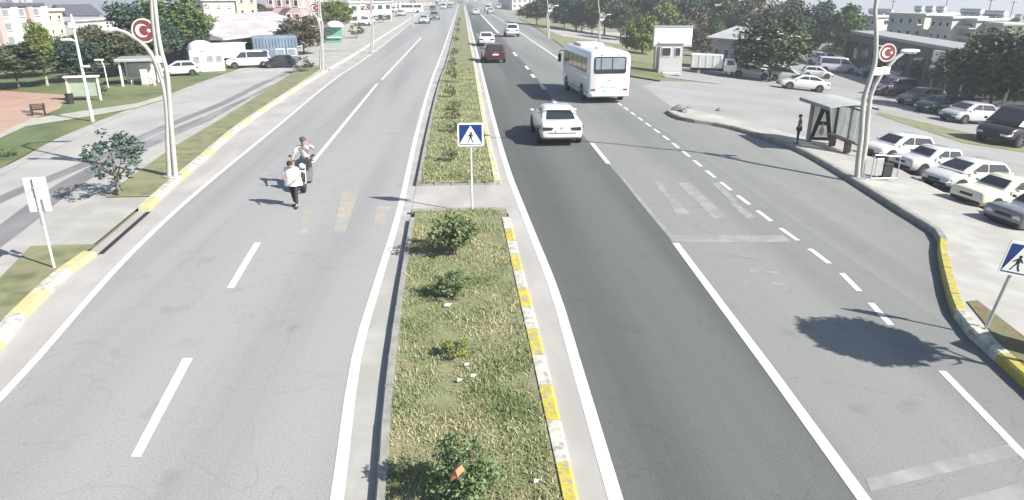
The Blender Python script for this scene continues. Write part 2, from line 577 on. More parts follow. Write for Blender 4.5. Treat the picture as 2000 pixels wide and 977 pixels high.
# short dashes of the lay-by line
seg = [p for p in bl if True]
i0 = min(range(len(seg)), key=lambda i: (seg[i] - G(1750, 642).to_2d()).length)
i1 = min(range(len(seg)), key=lambda i: (seg[i] - G(1207, 201).to_2d()).length)
run = walk(seg[i0:i1 + 1], 0.05)
per, dl, k = 32, 20, 0
while k + dl < len(run):
    s_ = run[k:k + dl + 1:4]
    line_on('layby_dash', s_, 0.13, M_LINE, 0.0055)
    k += per
i2 = min(range(len(seg)), key=lambda i: (seg[i] - G(1842, 727).to_2d()).length)
line_on('layby_line', seg[:i2 + 1], 0.13, M_LINE, 0.0055)
i3 = min(range(len(seg)), key=lambda i: (seg[i] - G(1091, 115).to_2d()).length)
line_on('edge_line', seg[i3:], 0.22, M_LINE, 0.0055)
# worn zebra, stop bars, orange crossing
for q in ([(1275, 354), (1290, 354), (1310, 385), (1300, 385)], [(1302, 390), (1318, 388), (1352, 421), (1322, 422)], [(1322, 357), (1347, 357), (1420, 425), (1394, 428)], [(1390, 358), (1402, 357), (1440, 392), (1428, 394)], [(1424, 396), (1436, 394), (1474, 424), (1458, 427)]):
    quad('faded_crossing_stripe', q, M_LINEF, 0.0045)
quad('faded_stop_bar', [(1306, 460), (1530, 460), (1546, 473), (1312, 474)], M_LINEF, 0.0045)
for q in ([(1690, 936), (1980, 866), (2010, 885), (1700, 960)], [(1745, 1010), (2100, 915), (2150, 945), (1765, 1045)]):
    quad('faded_crossing_stripe', q, M_LINEF, 0.0045)
for q in ([(1462, 527), (1478, 525), (1484, 531), (1466, 533)], [(1492, 528), (1518, 530), (1524, 535), (1496, 534)], [(1448, 550), (1462, 548), (1470, 556), (1455, 558)], [(1506, 552), (1530, 553), (1537, 559), (1512, 558)]):
    quad('worn_letter_mark', q, M_LINEF, 0.0045)
for q in ([(590, 412), (606, 412), (600, 460), (584, 460)], [(668, 374), (700, 374), (674, 455), (650, 455)], [(736, 404), (764, 404), (752, 440), (728, 440)]):
    quad('faded_crossing_stripe', q, M_ORANGE, 0.0045)

# ---- median: bed, crossing, kerbs
def between_y(*a): return between(*a)


def between(line, ylo, yhi):
    """Stretch of a line between two distances."""
    out = []
    for a, b in zip(line, line[1:]):
        if a.y <= ylo < b.y: out.append(a.lerp(b, (ylo - a.y) / (b.y - a.y)))
        if ylo < b.y < yhi and b.y > ylo: out.append(b)
        if a.y <= yhi < b.y: out.append(a.lerp(b, (yhi - a.y) / (b.y - a.y)))
    return out


Y_GAP0, Y_GAP1 = G(890, 415).y, G(890, 363).y
Y_NEAR = 3.2
KH = 0.13
b1l, b1r = between(mli, Y_NEAR, Y_GAP0), between(mri, Y_NEAR, Y_GAP0)
b2l, b2r = between(mli, Y_GAP1, FAR * .75), between(mri, Y_GAP1, FAR * .75)
band('median_bed', b1l, b1r, M_GRASSBED, KH - .02)
band('median_bed', b2l, b2r, M_GRASSBED, KH - .02)
band('median_crossing', between(ml, Y_GAP0, Y_GAP1), between(mr, Y_GAP0, Y_GAP1), M_GUTTER, 0.012)



def kerb_stones(root_name, outer, inner, y0, y1, mats_cycle, step=0.97, name='kerb_stone'):
    """Kerb of separate stones between two lines, chamfered on the road side."""
    root = link(root_name, None)
    root['kind'] = 'structure'
    o, i = between(outer, y0, y1), between(inner, y0, y1)
    wo = walk(o, step)

    def near(p):
        best = None
        for a, b in zip(i, i[1:]):
            t = max(0, min(1, (p - a).dot(b - a) / max((b - a).length_squared, 1e-9)))
            q = a.lerp(b, t)
            if best is None or (q - p).length < (best - p).length: best = q
        return best
    nn = 0
    for k, (a, b) in enumerate(zip(wo, wo[1:])):
        if nn >= 70: break
        a, b = a.lerp(b, .012), b.lerp(a, .012)
        qa, qb = near(a), near(b)
        hz = KH + random.uniform(-.004, .006)
        ch = .2
        m_ = MB()
        ring = lambda p, q: [(p.x, p.y, -.02), (p.x, p.y, hz - .03), (p.x + (q.x - p.x) * ch, p.y + (q.y - p.y) * ch, hz), (q.x, q.y, hz), (q.x, q.y, -.02)]
        m_.loft([ring(a, qa), ring(b, qb)])
        mm = mats_cycle[k % len(mats_cycle)]
        part(name, m_, mm, root)
        nn += 1
    # beyond, one run of kerb
    if nn < len(wo) - 1:
        rest = wo[nn:]
        m_ = MB()
        rr = []
        for p in rest[::4] + [rest[-1]]:
            q = near(p)
            rr.append([(p.x, p.y, -.02), (p.x, p.y, KH - .03), (p.x + (q.x - p.x) * .2, p.y + (q.y - p.y) * .2, KH), (q.x, q.y, KH), (q.x, q.y, -.02)])
        m_.loft(rr)
        part('far_kerb_run', m_, mats_cycle[-1], root)['kind'] = 'stuff'
    return root


for nm_, l_, r_, y_, s_ in (('median_end_kerb', ml, mr, Y_GAP0, -1), ('median_end_kerb', ml, mr, Y_GAP1, 1)):
    p_, q_ = between(l_, y_ - .01, y_ + .01)[0], between(r_, y_ - .01, y_ + .01)[0]
    mb = MB()
    root = link(nm_, None); root['kind'] = 'structure'
    n_ = 5
    for i in range(n_):
        a_, b_ = p_.lerp(q_, (i + .01) / n_), p_.lerp(q_, (i + .99) / n_)
        part('kerb_stone', MB().rbox(((a_.x + b_.x) / 2, y_ + s_ * .09, KH / 2 - .02), (abs(b_.x - a_.x), .16, KH + .05), .02), M_KERB, root)
YW = [M_KYELLOW, M_KWHITE]
kerb_stones('median_painted_kerb', mr, mri, Y_NEAR, Y_GAP0, YW)
kerb_stones('median_painted_kerb', mr, mri, Y_GAP1, FAR * .7, [M_KYPALE, M_KWHITE])
kerb_stones('median_plain_kerb', ml, mli, Y_NEAR, Y_GAP0, [M_KERB])
kerb_stones('median_plain_kerb', ml, mli, Y_GAP1, FAR * .7, [M_KERB])

# ---- left side: kerb, island, service road, pavement, park
lk_in = offset_line(lk, -0.3)
yk0, yk1 = G(193, 498).y, G(292, 412).y
kerb_stones('left_kerb', lk, lk_in, 6.0, yk0, [M_KYPALE, M_KWHITE], step=1.15)
kerb_stones('left_kerb', lk, lk_in, yk1, G(643, 138).y, [M_KYPALE, M_KWHITE, M_KWHITE], step=1.15)
kerb_stones('left_kerb', lk, lk_in, G(643, 138).y + .5, FAR * .6, [M_KWHITE], step=1.6)
# slot drain in front of the crossing
band('dropped_kerb', between_y(lk, G(193, 498).y - .3, G(292, 412).y + .3), between_y(lk_in, G(193, 498).y - .6, G(292, 412).y + .6), M_GUTTER, 0.012)
line_on('drain_slot', [G(197, 497).to_2d(), G(290, 415).to_2d()], .13, M_DARK, 0.016)

PAVE_ISL = [(-600, 900), (-420, 1040), (0, 690), (193, 498), (292, 412), (477, 248), (643, 138), (700, 104), (770, 58), (830, 20)]
isl_r = offset_line(lk, -0.3)
isl_l = L2([(-620, 900), (0, 512), (160, 404), (400, 246), (560, 156), (640, 108), (760, 42), (820, 14)])
band('island_paving', isl_l, isl_r, M_CONC, 0.10)
sheet('verge_bed', [(-380, 900), (-140, 700), (0, 556), (62, 490), (188, 486), (150, 520), (57, 607), (0, 672), (-330, 950)], M_GRASSBED, 0.125)
struct(drape('verge_bed', [*gp([(208, 393), (240, 364), (344, 290), (415, 248), (490, 200), (564, 150), (600, 130)]), *gp([(634, 132), (560, 182), (474, 240), (396, 306), (340, 352), (303, 391)])], M_GRASSBED, 0.125))
sl_l = L2([(-500, 640), (0, 345), (120, 285), (240, 225), (340, 186), (440, 150), (520, 126), (620, 92), (720, 52), (800, 16)])
band('service_road', sl_l, isl_l, M_SERVICE, 0.004)
for a, b in (([(-260, 520), (0, 390), (178, 316), (319, 250), (440, 200), (520, 160), (590, 132)], .55), ([(-260, 640), (0, 462), (150, 352), (319, 268), (440, 216), (540, 168), (600, 140)], .8)):
    line_on('worn_wheel_track', L2(a), b, M_TRACK, 0.01)
pv_l = L2([(-500, 560), (-200, 400), (0, 330), (110, 272), (205, 232), (300, 196), (400, 158), (500, 124), (600, 92), (710, 52), (790, 16)])
band('park_kerb', pv_l, offset_line(sl_l, 0.0), M_CONC, 0.012)
lawn = gp([(-900, 520), (-500, 560), (-200, 400), (0, 330), (110, 272), (205, 232), (300, 196), (400, 158), (500, 124), (560, 104), (560, 92), (420, 105), (300, 130), (0, 120), (-700, 160)])
struct(drape('park_lawn', lawn, M_LAWN, 0.02))
sheet('bare_earth_court', [(-500, 330), (-200, 210), (0, 178), (132, 187), (118, 213), (60, 236), (0, 268), (-250, 360)], M_EARTH, 0.035)
sheet('park_path', [(-500, 460), (0, 262), (60, 234), (164, 218), (269, 203), (330, 184), (340, 190), (262, 213), (164, 231), (50, 249), (0, 272), (-480, 490)], M_PATH, 0.045)
# ---- right side: verge and service road up the road
sheet('right_verge', [(1100, 92), (1036, 47), (1012, 36), (1100, 40), (1180, 60), (1290, 92), (1300, 150), (1236, 150)], M_GRASSBED, 0.06)
sheet('right_service_road', [(1100, 72), (1300, 100), (1330, 90), (1230, 66), (1100, 56), (1050, 52)], M_SERVICE, 0.075)
sheet('right_lawn', [(1232, 120), (1290, 128), (1292, 160), (1232, 150)], M_LAWN, 0.08)

# right island with its kerb
isl_back = gp([(1318, 213), (1440, 240), (1550, 270), (1640, 290), (1740, 330), (1800, 365), (1860, 395), (1930, 425), (2000, 455), (2120, 520), (2330, 640)])
kr_in = offset_line(kerb_r, -0.3)
kr_in = [p for p in kr_in]
KHR = 0.18
struct(drape('bus_stop_pavement', [*kerb_r, *reversed(isl_back)], M_CONC, KHR))
root = link('right_kerb', None); root['kind'] = 'structure'
st = walk(kerb_r, 0.95)
for k, (a, b) in enumerate(zip(st, st[1:])):
    t = (b - a).normalized()
    nrm = Vector((-t.y, t.x))                 # away from the road (travel is towards the camera)
    if k > 90: break
    px, py, _ = proj((a.x, a.y, H(a.x)))
    mm = M_KERB
    if py > 470 and px > 1825: mm = M_KYELLOW if (py < 618 or 700 < py < 770 or py > 850) else M_KWHITE
    m_ = MB()
    a2, b2 = a + t * .012, b - t * .012
    hz = KHR + .012 + random.uniform(-.004, .004)
    rg = lambda p: [(p.x - nrm.x * .04, p.y - nrm.y * .04, H(p.x) - .05), (p.x - nrm.x * .04, p.y - nrm.y * .04, H(p.x) + hz - .03), (p.x, p.y, H(p.x) + hz),
                    (p.x + nrm.x * .15, p.y + nrm.y * .15, H(p.x) + hz), (p.x + nrm.x * .15, p.y + nrm.y * .15, H(p.x) - .05)]
    m_.loft([rg(a2), rg(b2)])
    part('kerb_stone', m_, mm, root)
sheet('planting_bed', [(1884, 606), (1905, 604), (2000, 680), (2120, 780), (2120, 850), (1960, 704)], mat('planting soil', (.15, .12, .07), .95, .3, 3, bump=.8, bscale=20, second=(.13, .15, .07), mix_scale=2), KHR + .02)
sheet('drain_strip', [(1705, 222), (1720, 220), (1900, 262), (2010, 284), (2010, 300), (1880, 280)], M_GRASSBED, 0.02)

# ================================================================== BUILDERS
MESHES = {}


def cached(key, fn):
    if key not in MESHES: MESHES[key] = fn()
    return MESHES[key]


# ------------------------------------------------------------------ trees and shrubs
def leaf_mesh(name, m, seed, n_clump, per, leaf, shape, up=0.0, jitter=.3, core=0.0):
    """Many small leaf faces in clumps through a unit crown (radius 1 about the origin)."""
    rnd = random.Random(seed)
    verts, faces = [], []
    for c in range(n_clump):
        for _ in range(50):
            p = Vector((rnd.uniform(-1, 1), rnd.uniform(-1, 1), rnd.uniform(-1, 1)))
            if p.length > 1: continue
            if p.length < .35 and rnd.random() < .7: continue
            q = shape(p, rnd)
            if q is not None: break
        else: continue
        cr = rnd.uniform(.6, 1.25) * jitter
        for _ in range(per):
            d = Vector((rnd.gauss(0, 1), rnd.gauss(0, 1), rnd.gauss(0, .8)))
            d = d.normalized() * cr * rnd.random() ** .5
            o = q + d
            a = Vector((rnd.gauss(0, 1), rnd.gauss(0, 1), rnd.gauss(0, .6) - up)).normalized()
            b = a.cross(Vector((rnd.gauss(0, 1), rnd.gauss(0, 1), rnd.gauss(0, 1)))).normalized()
            s = leaf * rnd.uniform(.6, 1.35)
            n = len(verts)
            verts += [o - a * s, o + b * s * .5, o + a * s, o - b * s * .5]
            faces.append((n, n + 1, n + 2, n + 3))
    me = bpy.data.meshes.new(name)
    me.from_pydata([tuple(v) for v in verts], [], faces)
    me.materials.append(m)
    me.update()
    return me


def sh_round(p, r): return p


def sh_dome(p, r):                      # flat below, domed above
    return Vector((p.x, p.y, p.z * (1.0 if p.z > 0 else .55)))


def sh_weep(p, r):                      # hanging strands
    return Vector((p.x, p.y, p.z - .35 * (p.x * p.x + p.y * p.y)))


def sh_cone(p, r):
    k = .15 + .85 * (1 - (p.z + 1) / 2)
    return Vector((p.x * k, p.y * k, p.z))


def sh_col(p, r): return Vector((p.x * .62, p.y * .62, p.z))


CROWNS = {'round': (sh_round, 120, 46, .075, 0), 'dome': (sh_dome, 125, 46, .07, 0), 'weep': (sh_weep, 120, 42, .085, 2.2), 'cone': (sh_cone, 110, 40, .06, .6), 'column': (sh_col, 90, 40, .065, 0),
          'loose': (sh_round, 38, 26, .08, 0)}


def crown_mesh(shape, leafm, variant):
    f, n, per, leaf, up = CROWNS[shape]
    return cached(('crown', shape, leafm.name, variant), lambda: leaf_mesh('crown', leafm, 31 * variant + len(shape) * 7, n, per, leaf, f, up, jitter=.27))


def trunk_mb(h, r, crown_h, cr, seed, limbs=5):
    rnd = random.Random(seed)
    mb = MB()
    bend = Vector((rnd.uniform(-.06, .06), rnd.uniform(-.06, .06), 0)) * h
    top = Vector((bend.x, bend.y, h))
    mb.tube([(0, 0, -.1), (0, 0, .1), Vector((bend.x * .4, bend.y * .2, h * .5)), top, top + Vector((0, 0, crown_h * .45))], [r * 1.5, r * 1.1, r * .9, r * .75, r * .2], 8)
    for k in range(limbs):
        a = 2 * pi * k / limbs + rnd.uniform(-.4, .4)
        st = Vector((bend.x * .8, bend.y * .8, h * rnd.uniform(.8, 1.0)))
        e = st + Vector((cos(a) * cr * .6, sin(a) * cr * .6, crown_h * rnd.uniform(.3, .6)))
        mid = st.lerp(e, .5) + Vector((0, 0, -crown_h * .06))
        mb.tube([st, mid, e], [r * .5, r * .33, r * .1], 6)
    return mb


def tree(px, py, top, width, label, shape='round', leafm=None, bark=None, trunk=0.35, group='trees', name='tree', y=None, variant=None, cat='tree'):
    """A tree standing where the photo shows its foot; top is the row of its top, width its crown's breadth in pixels."""
    b = ground_col(px, y) if y else G(px, py)
    dpt = depth(b)
    hh = height_to(b, top) if y is None else height_to(b, top)
    r = width * dpt / FPX / 2
    variant = (int(px * 7 + py * 3) % 3) if variant is None else variant
    t = thing(name, label, cat, b, random.uniform(0, 6), group)
    ch = hh * (1 - trunk)
    part('trunk', trunk_mb(hh * trunk + ch * .1, max(.07, hh * .022), ch, r, int(px + py * 13)), bark or M_BARK, t, smooth=60)
    c = part('crown', crown_mesh(shape, leafm or L_GREEN, variant), None, t)
    c.location = (0, 0, hh * trunk + ch / 2)
    c.scale = (r, r, ch / 2)
    return t


def shrub(px, py, wpx, hpx, label, leafm=None, group=None, name='shrub', n=26, per=22, leaf=.11, shape=sh_dome, seed=0, dz=0.11, cat='shrub'):
    b = G(px, py, dz)
    k = depth(b) / FPX
    r, hh = wpx * k / 2, hpx * k
    t = thing(name, label, cat, b, 0, group)
    st = MB()
    rnd = random.Random(seed + 5)
    for i in range(6):
        a = rnd.uniform(0, 6.3)
        st.tube([(cos(a) * r * .1, sin(a) * r * .1, -.05), (cos(a) * r * .3, sin(a) * r * .3, hh * .4), (cos(a + .3) * r * .6, sin(a + .3) * r * .6, hh * .8)], [.018, .012, .006], 5)
    part('stem', st, M_BARK, t)
    c = part('foliage', cached(('shrub', leafm.name if leafm else '', n, per, leaf, shape.__name__, seed % 4), lambda: leaf_mesh('foliage', leafm or L_BUSH, seed % 4 + 90, n, per, leaf, shape, 0, .3)), None, t)
    c.location = (0, 0, hh * .52)
    c.scale = (r, r, hh * .5)
    return t


# ------------------------------------------------------------------ cars
def car_spec(kind):
    """(length, stations of the lower body, cabin levels, cabin glass limits, wheel radius, wheel y front/rear)"""
    if kind == 'sedan':
        st = [(-2.31, .42, .84, .78), (-2.29, .3, .97, .84), (-2.12, .24, 1.03, .9), (-1.45, .22, 1.03, .905), (-.5, .2, .97, .91), (.7, .2, .95, .91), (1.1, .2, .93, .905), (1.75, .22, .85, .88), (2.1, .26, .74, .82), (2.26, .34, .64, .72), (2.3, .42, .58, .64)]
        cab = [(.95, -1.95, 1.15, .8), (1.2, -1.5, .74, .73), (1.38, -1.02, .28, .645), (1.43, -.8, .08, .57)]
        return dict(L=4.6, st=st, cab=cab, wr=.325, wy=(1.38, -1.36), pillar=-.3)
    if kind == 'boxy':                       # upright older saloon
        st = [(-2.1, .4, .9, .76), (-2.07, .3, .94, .80), (-1.9, .26, .96, .81), (-1.2, .24, .97, .82), (0, .22, .95, .82), (.8, .22, .93, .82), (1.6, .24, .88, .81), (2.0, .28, .85, .79), (2.07, .32, .8, .77), (2.1, .4, .72, .74)]
        cab = [(.92, -1.42, .95, .78), (1.15, -1.28, .68, .74), (1.38, -1.1, .38, .68), (1.42, -1.0, .28, .64)]
        return dict(L=4.2, st=st, cab=cab, wr=.3, wy=(1.25, -1.2), pillar=-.25)
    if kind == 'hatch':
        st = [(-2.0, .42, .9, .76), (-1.95, .32, .97, .83), (-1.7, .26, 1.0, .87), (-.8, .22, .99, .89), (.2, .2, .97, .89), (.9, .2, .95, .885), (1.5, .22, .86, .86), (1.85, .28, .74, .8), (2.0, .38, .6, .68)]
        cab = [(.94, -1.88, 1.2, .82), (1.2, -1.7, .78, .76), (1.44, -1.42, .3, .67), (1.49, -1.2, .1, .6)]
        return dict(L=4.0, st=st, cab=cab, wr=.31, wy=(1.22, -1.22), pillar=-.25)
    if kind == 'van':                        # panel van / people carrier
        st = [(-2.4, .42, 1.0, .86), (-2.36, .32, 1.05, .92), (-2.1, .26, 1.08, .95), (-1, .24, 1.08, .96), (.6, .24, 1.06, .96), (1.3, .24, 1.02, .95), (1.9, .26, .98, .92), (2.25, .32, .82, .86), (2.4, .44, .66, .74)]
        cab = [(1.04, -2.34, 1.78, .92), (1.4, -2.3, 1.36, .88), (1.78, -2.22, .95, .82), (1.86, -2.1, .75, .74)]
        return dict(L=4.8, st=st, cab=cab, wr=.33, wy=(1.5, -1.5), pillar=.15)
    # suv
    st = [(-2.2, .48, 1.0, .8), (-2.15, .38, 1.08, .88), (-1.9, .32, 1.1, .92), (-.9, .28, 1.08, .93), (.3, .28, 1.06, .93), (1.1, .28, 1.03, .92), (1.75, .3, .97, .9), (2.08, .36, .84, .84), (2.2, .46, .68, .74)]
    cab = [(1.04, -2.08, 1.2, .86), (1.32, -1.92, .8, .8), (1.6, -1.66, .35, .72), (1.66, -1.45, .15, .66)]
    return dict(L=4.4, st=st, cab=cab, wr=.36, wy=(1.35, -1.35), pillar=-.25)


def car_body_mb(sp):
    mb = MB()
    rings = []
    for y, zb, zs, hw in sp['st']:
        half = [(hw * .84, zb), (hw * .965, zb + .09), (hw, zb + (zs - zb) * .45), (hw * .995, zs - (zs - zb) * .2), (hw * .94, zs - .035), (hw * .81, zs)]
        ring = [(x, y, z) for x, z in half] + [(0, y, zs + .02)] + [(-x, y, z) for x, z in reversed(half)] + [(0, y, zb)]
        rings.append(ring)
    mb.loft(rings)
    return mb


def cab_ring(z, y0, y1, hw, b=.1):
    return [(hw - b, y0, z), (hw, y0 + b * 1.4, z), (hw, y1 - b * 2.4, z), (hw - b * 1.1, y1, z), (-hw + b * 1.1, y1, z), (-hw, y1 - b * 2.4, z), (-hw, y0 + b * 1.4, z), (-hw + b, y0, z)]


def cab_at(sp, z):
    c = sp['cab']
    for a, b in zip(c, c[1:]):
        if a[0] <= z <= b[0]:
            t = (z - a[0]) / (b[0] - a[0])
            return tuple(a[i] + (b[i] - a[i]) * t for i in (1, 2, 3))
    return c[-1][1:]


def wheel_meshes(wr):
    def tyre():
        m = MB()
        prof = [(wr * .62, -.095), (wr * .93, -.1), (wr, -.07), (wr, .07), (wr * .93, .1), (wr * .62, .095)]
        rings = []
        for j in range(20):
            a = 2 * pi * j / 20
            rings.append([(q, r * cos(a), r * sin(a)) for r, q in prof])
        rings.append(rings[0])
        m.loft(rings, cap0=False, cap1=False)
        return m.mesh('wheel', M_RUBBER, 40)

    def rim():
        m = MB()
        m.cyl((0, 0, 0), wr * .63, .13, 18, 'x')
        for k in range(5):
            a = 2 * pi * k / 5
            for s in (-1, 1):
                m.prism([(s * .065, cos(a - .16) * wr * .14, sin(a - .16) * wr * .14), (s * .065, cos(a - .1) * wr * .6, sin(a - .1) * wr * .6), (s * .065, cos(a + .1) * wr * .6, sin(a + .1) * wr * .6), (s * .065, cos(a + .16) * wr * .14, sin(a + .16) * wr * .14)], (s * .02, 0, 0))
        return m.mesh('rim', M_RIM, 30)
    return cached(('tyre', wr), tyre), cached(('rim', wr), rim)


def rounded(me):
    """The same shell with its edges rounded off by one level of subdivision."""
    o = bpy.data.objects.new('shell', me)
    COL.objects.link(o)
    md = o.modifiers.new('s', 'SUBSURF')
    md.levels = md.render_levels = 2
    dg = bpy.context.evaluated_depsgraph_get()
    out = bpy.data.meshes.new_from_object(o.evaluated_get(dg))
    bpy.data.objects.remove(o)
    out.name = 'body'
    out.polygons.foreach_set('use_smooth', [True] * len(out.polygons))
    return out


def car_parts(kind, color):
    """List of (part name, mesh, material-free location, sub-parts)."""
    sp = car_spec(kind)
    P = []
    key = ('car', kind)

    def C(nm, fn, m, smooth=35, own=False):
        return cached(key + (nm, m.name), lambda: fn().mesh(nm, m, smooth))
    P.append(('body', cached(key + ('body', color.name), lambda: rounded(car_body_mb(sp).mesh('body', color, 40)) if kind != 'boxy' else car_body_mb(sp).mesh('body', color, 40)), []))
    cab = sp['cab']
    P.append(('cabin', C('cabin', lambda: MB().loft([cab_ring(z, a, b, h) for z, a, b, h in cab]), color, 32), []))
    zlo, zhi = cab[0][0] + .1, cab[2][0] - .05

    def pane_y(front):
        def fn():
            m = MB()
            pts = []
            for z in (zlo, cab[1][0], zhi):
                y0, y1, hw = cab_at(sp, z)
                y = y1 + .012 if front else y0 - .012
                x = hw - .17
                pts.append([(-x, y, z), (x, y, z)])
            dy = .015 if front else -.015
            for (a, b), (c, d) in zip(pts, pts[1:]): m.prism([a, b, d, c], (0, dy, .006))
            return m
        return fn
    P.append(('windscreen', C('windscreen', pane_y(True), M_GLASS, None), []))
    P.append(('rear_window', C('rear_window', pane_y(False), M_GLASS, None), []))
    yp = sp['pillar']
    for s in (-1, 1):
        for seg in (0, 1):
            def fn(s=s, seg=seg):
                m = MB()
                pts = []
                for z in (zlo, cab[1][0], zhi):
                    y0, y1, hw = cab_at(sp, z)
                    a, b = (y0 + .24, yp - .04) if seg == 0 else (yp + .04, y1 - .3)
                    x = s * (hw + .006)
                    pts.append([(x, a, z), (x, max(b, a + .12), z)])
                for (a, b), (c, d) in zip(pts, pts[1:]): m.prism([a, b, d, c], (s * .012, 0, 0))
                return m
            P.append(('side_window', C(f'side_window{s}{seg}', fn, M_GLASS, None), []))
    st = sp['st']
    yr, yf = st[0][0], st[-1][0]
    zr, zf = st[0][2], st[-1][2]
    hr, hf = st[1][3], st[-2][3]
    for s in (-1, 1):
        def tl(s=s):
            m = MB()
            y2, y3 = st[1][0], st[2][0]
            m.prism([(s * hr * .42, yr - .018, zr - .05), (s * st[0][3] * .99, yr - .01, zr - .03), (s * (st[1][3] + .012), y2, zr + .01), (s * (st[2][3] + .012), y3 + .1, zr + .03), (s * (st[2][3] + .012), y3 + .02, zr - .1), (s * (st[1][3] + .012), y2, zr - .15), (s * st[0][3], yr - .015, zr - .16), (s * hr * .5, yr - .02, zr - .15)], (0, .03, .0))
            return m
        P.append(('tail_lamp', C(f'tail_lamp{s}', tl, M_TAILD if kind != 'boxy' else M_RED, None), []))

        def hl(s=s):
            m = MB()
            m.prism([(s * hf * .5, yf + .015, zf - .08), (s * hf * .93, st[-2][0] + .02, zf + .0), (s * (hf * 1.02), st[-2][0] - .05, zf + .04), (s * (hf * 1.02), st[-2][0] - .05, zf - .1), (s * hf * .9, yf - .0, zf - .16), (s * hf * .5, yf + .015, zf - .16)], (0, -.03, .02))
            return m
        P.append(('headlamp', C(f'headlamp{s}', hl, M_HEAD, None), []))
    bump_m = M_DARK
    P.append(('rear_bumper', C('rear_bumper', lambda: MB().rbox((0, yr + .03, st[0][1] - (.03 if kind == 'boxy' else .08)), (st[0][3] * 1.9, .12, .14 if kind == 'boxy' else .09), .03), bump_m, 30), []))
    if kind != 'boxy':
        P.append(('boot_seam', C('boot_seam', lambda: MB().rbox((0, yr - .012, zr - .27), (st[0][3] * 1.5, .012, .015), .003), M_DARK, 30), []))
        P.append(('rear_badge', C('rear_badge', lambda: MB().cyl((0, yr - .012, zr - .06), .045, .02, 12, 'y'), M_STEEL, 30), []))
    P.append(('front_bumper', C('front_bumper', lambda: MB().rbox((0, yf - .05, st[-1][1] - .02), (st[-1][3] * 1.9, .14, .13), .03), bump_m, 30), []))
    P.append(('grille', C('grille', lambda: MB().rbox((0, yf + .0, zf - .1), (hf * .8, .03, .11), .01), M_DARK, 30), []))
    P.append(('number_plate', C('number_plate', lambda: MB().rbox((0, yr - .015, zr - .2), (.5, .02, .11), .005), M_PLATE, 30), []))
    for s in (-1, 1):
        P.append(('wing_mirror', C(f'wing_mirror{s}', lambda s=s: MB().rbox((s * (sp['cab'][0][3] + .16), sp['cab'][0][2] - .42, sp['cab'][0][0] + .1), (.17, .09, .11), .03), color, 30), []))
        for wy in sp['wy']:
            hw = max(q[3] for q in st)
            P.append(('wheel_arch', C(f'wheel_arch{s}{wy}', lambda s=s, wy=wy: MB().cyl((s * (hw - .055), wy, sp['wr'] + .03), sp['wr'] * 1.16, .12, 20, 'x'), M_DARK, 30), []))
            t, r = wheel_meshes(sp['wr'])
            P.append(('wheel', t, [('rim', r)], (s * (hw - .075), wy, sp['wr'])))
    return P, sp


def car(px, py, heading, kind, color, label, scale=1.0, group=None, at='centre', name='parked_car', cat='car', base=None):
    """A car whose foot is seen at (px, py); heading in degrees, 0 = up the road, positive = turned left."""
    P, sp = car_parts(kind, color)
    b = G(px, py) if base is None else base
    h = radians(heading)
    d = Vector((-sin(h), cos(h), 0))
    if at == 'rear': b = b + d * sp['L'] * scale / 2
    if at == 'front': b = b - d * sp['L'] * scale / 2
    b.z = H(b.x) + .006
    t = thing(name, label, cat, b, h, group, scale)
    if abs(b.x) > 9:                              # sits on the sloping lot
        gx = (H(b.x + .5) - H(b.x - .5))
        n = Vector((-gx, 0, 1)).normalized()
        f = (d - n * d.dot(n)).normalized()
        r = f.cross(n)
        t.rotation_euler = Matrix((r, f, n)).transposed().to_euler()
    for q in P:
        o = part(q[0], q[1], None, t)
        if len(q) > 3: o.location = q[3]
        for nm, me in q[2]: part(nm, me, None, o)
    return t


# ------------------------------------------------------------------ people
def skin_body(name, joints, edges, m, parent, sub=1):
    """One continuous surface grown round a skeleton: joints = {name: ((x, y, z), radius)}."""
    me = bpy.data.meshes.new(name)
    ks = list(joints)
    me.from_pydata([joints[k][0] for k in ks], [(ks.index(a), ks.index(b)) for a, b in edges], [])
    o = link(name, me, parent)
    md = o.modifiers.new('skin', 'SKIN')
    md.use_smooth_shade = True
    sv = me.skin_vertices[0].data
    for i, k in enumerate(ks):
        r = joints[k][1]
        sv[i].radius = r if isinstance(r, tuple) else (r, r)
        sv[i].use_root = False
    sv[0].use_root = True
    ss = o.modifiers.new('subsurf', 'SUBSURF')
    ss.levels = ss.render_levels = sub
    me.materials.append(m)
    return o


SKIN = mat('skin', (.42, .26, .19), .55, .08, 6)
HAIR = mat('dark hair', (.02, .016, .013), .7, .2, 20)


def hand_joints(J, E, side, wrist, direc, thumb):
    """Palm, four bent fingers of unequal length and a thumb from the palm's side."""
    w_, d = Vector(wrist), Vector(direc).normalized()
    th = Vector(thumb).normalized()
    nrm = d.cross(th).normalized()
    p = w_ + d * .05
    J[side + 'palm'] = (tuple(p), .028)
    E.append((side + 'wrist', side + 'palm'))
    for i, (off, ln) in enumerate(((.028, .07), (.01, .082), (-.01, .076), (-.028, .06))):
        a = p + d * .035 + th * off
        b = a + d * ln * .5 + nrm * .006
        c = b + d * ln * .4 + nrm * .022
        for k, (q, r) in enumerate(((a, .0095), (b, .009), (c, .0075))):
            J[f'{side}f{i}{k}'] = (tuple(q), r)
        E += [(side + 'palm', f'{side}f{i}0'), (f'{side}f{i}0', f'{side}f{i}1'), (f'{side}f{i}1', f'{side}f{i}2')]
    a = p + th * .04 + d * .005
    b = a + th * .02 + d * .03 + nrm * .012
    J[side + 't0'], J[side + 't1'] = (tuple(a), .011), (tuple(b), .009)
    E += [(side + 'palm', side + 't0'), (side + 't0', side + 't1')]


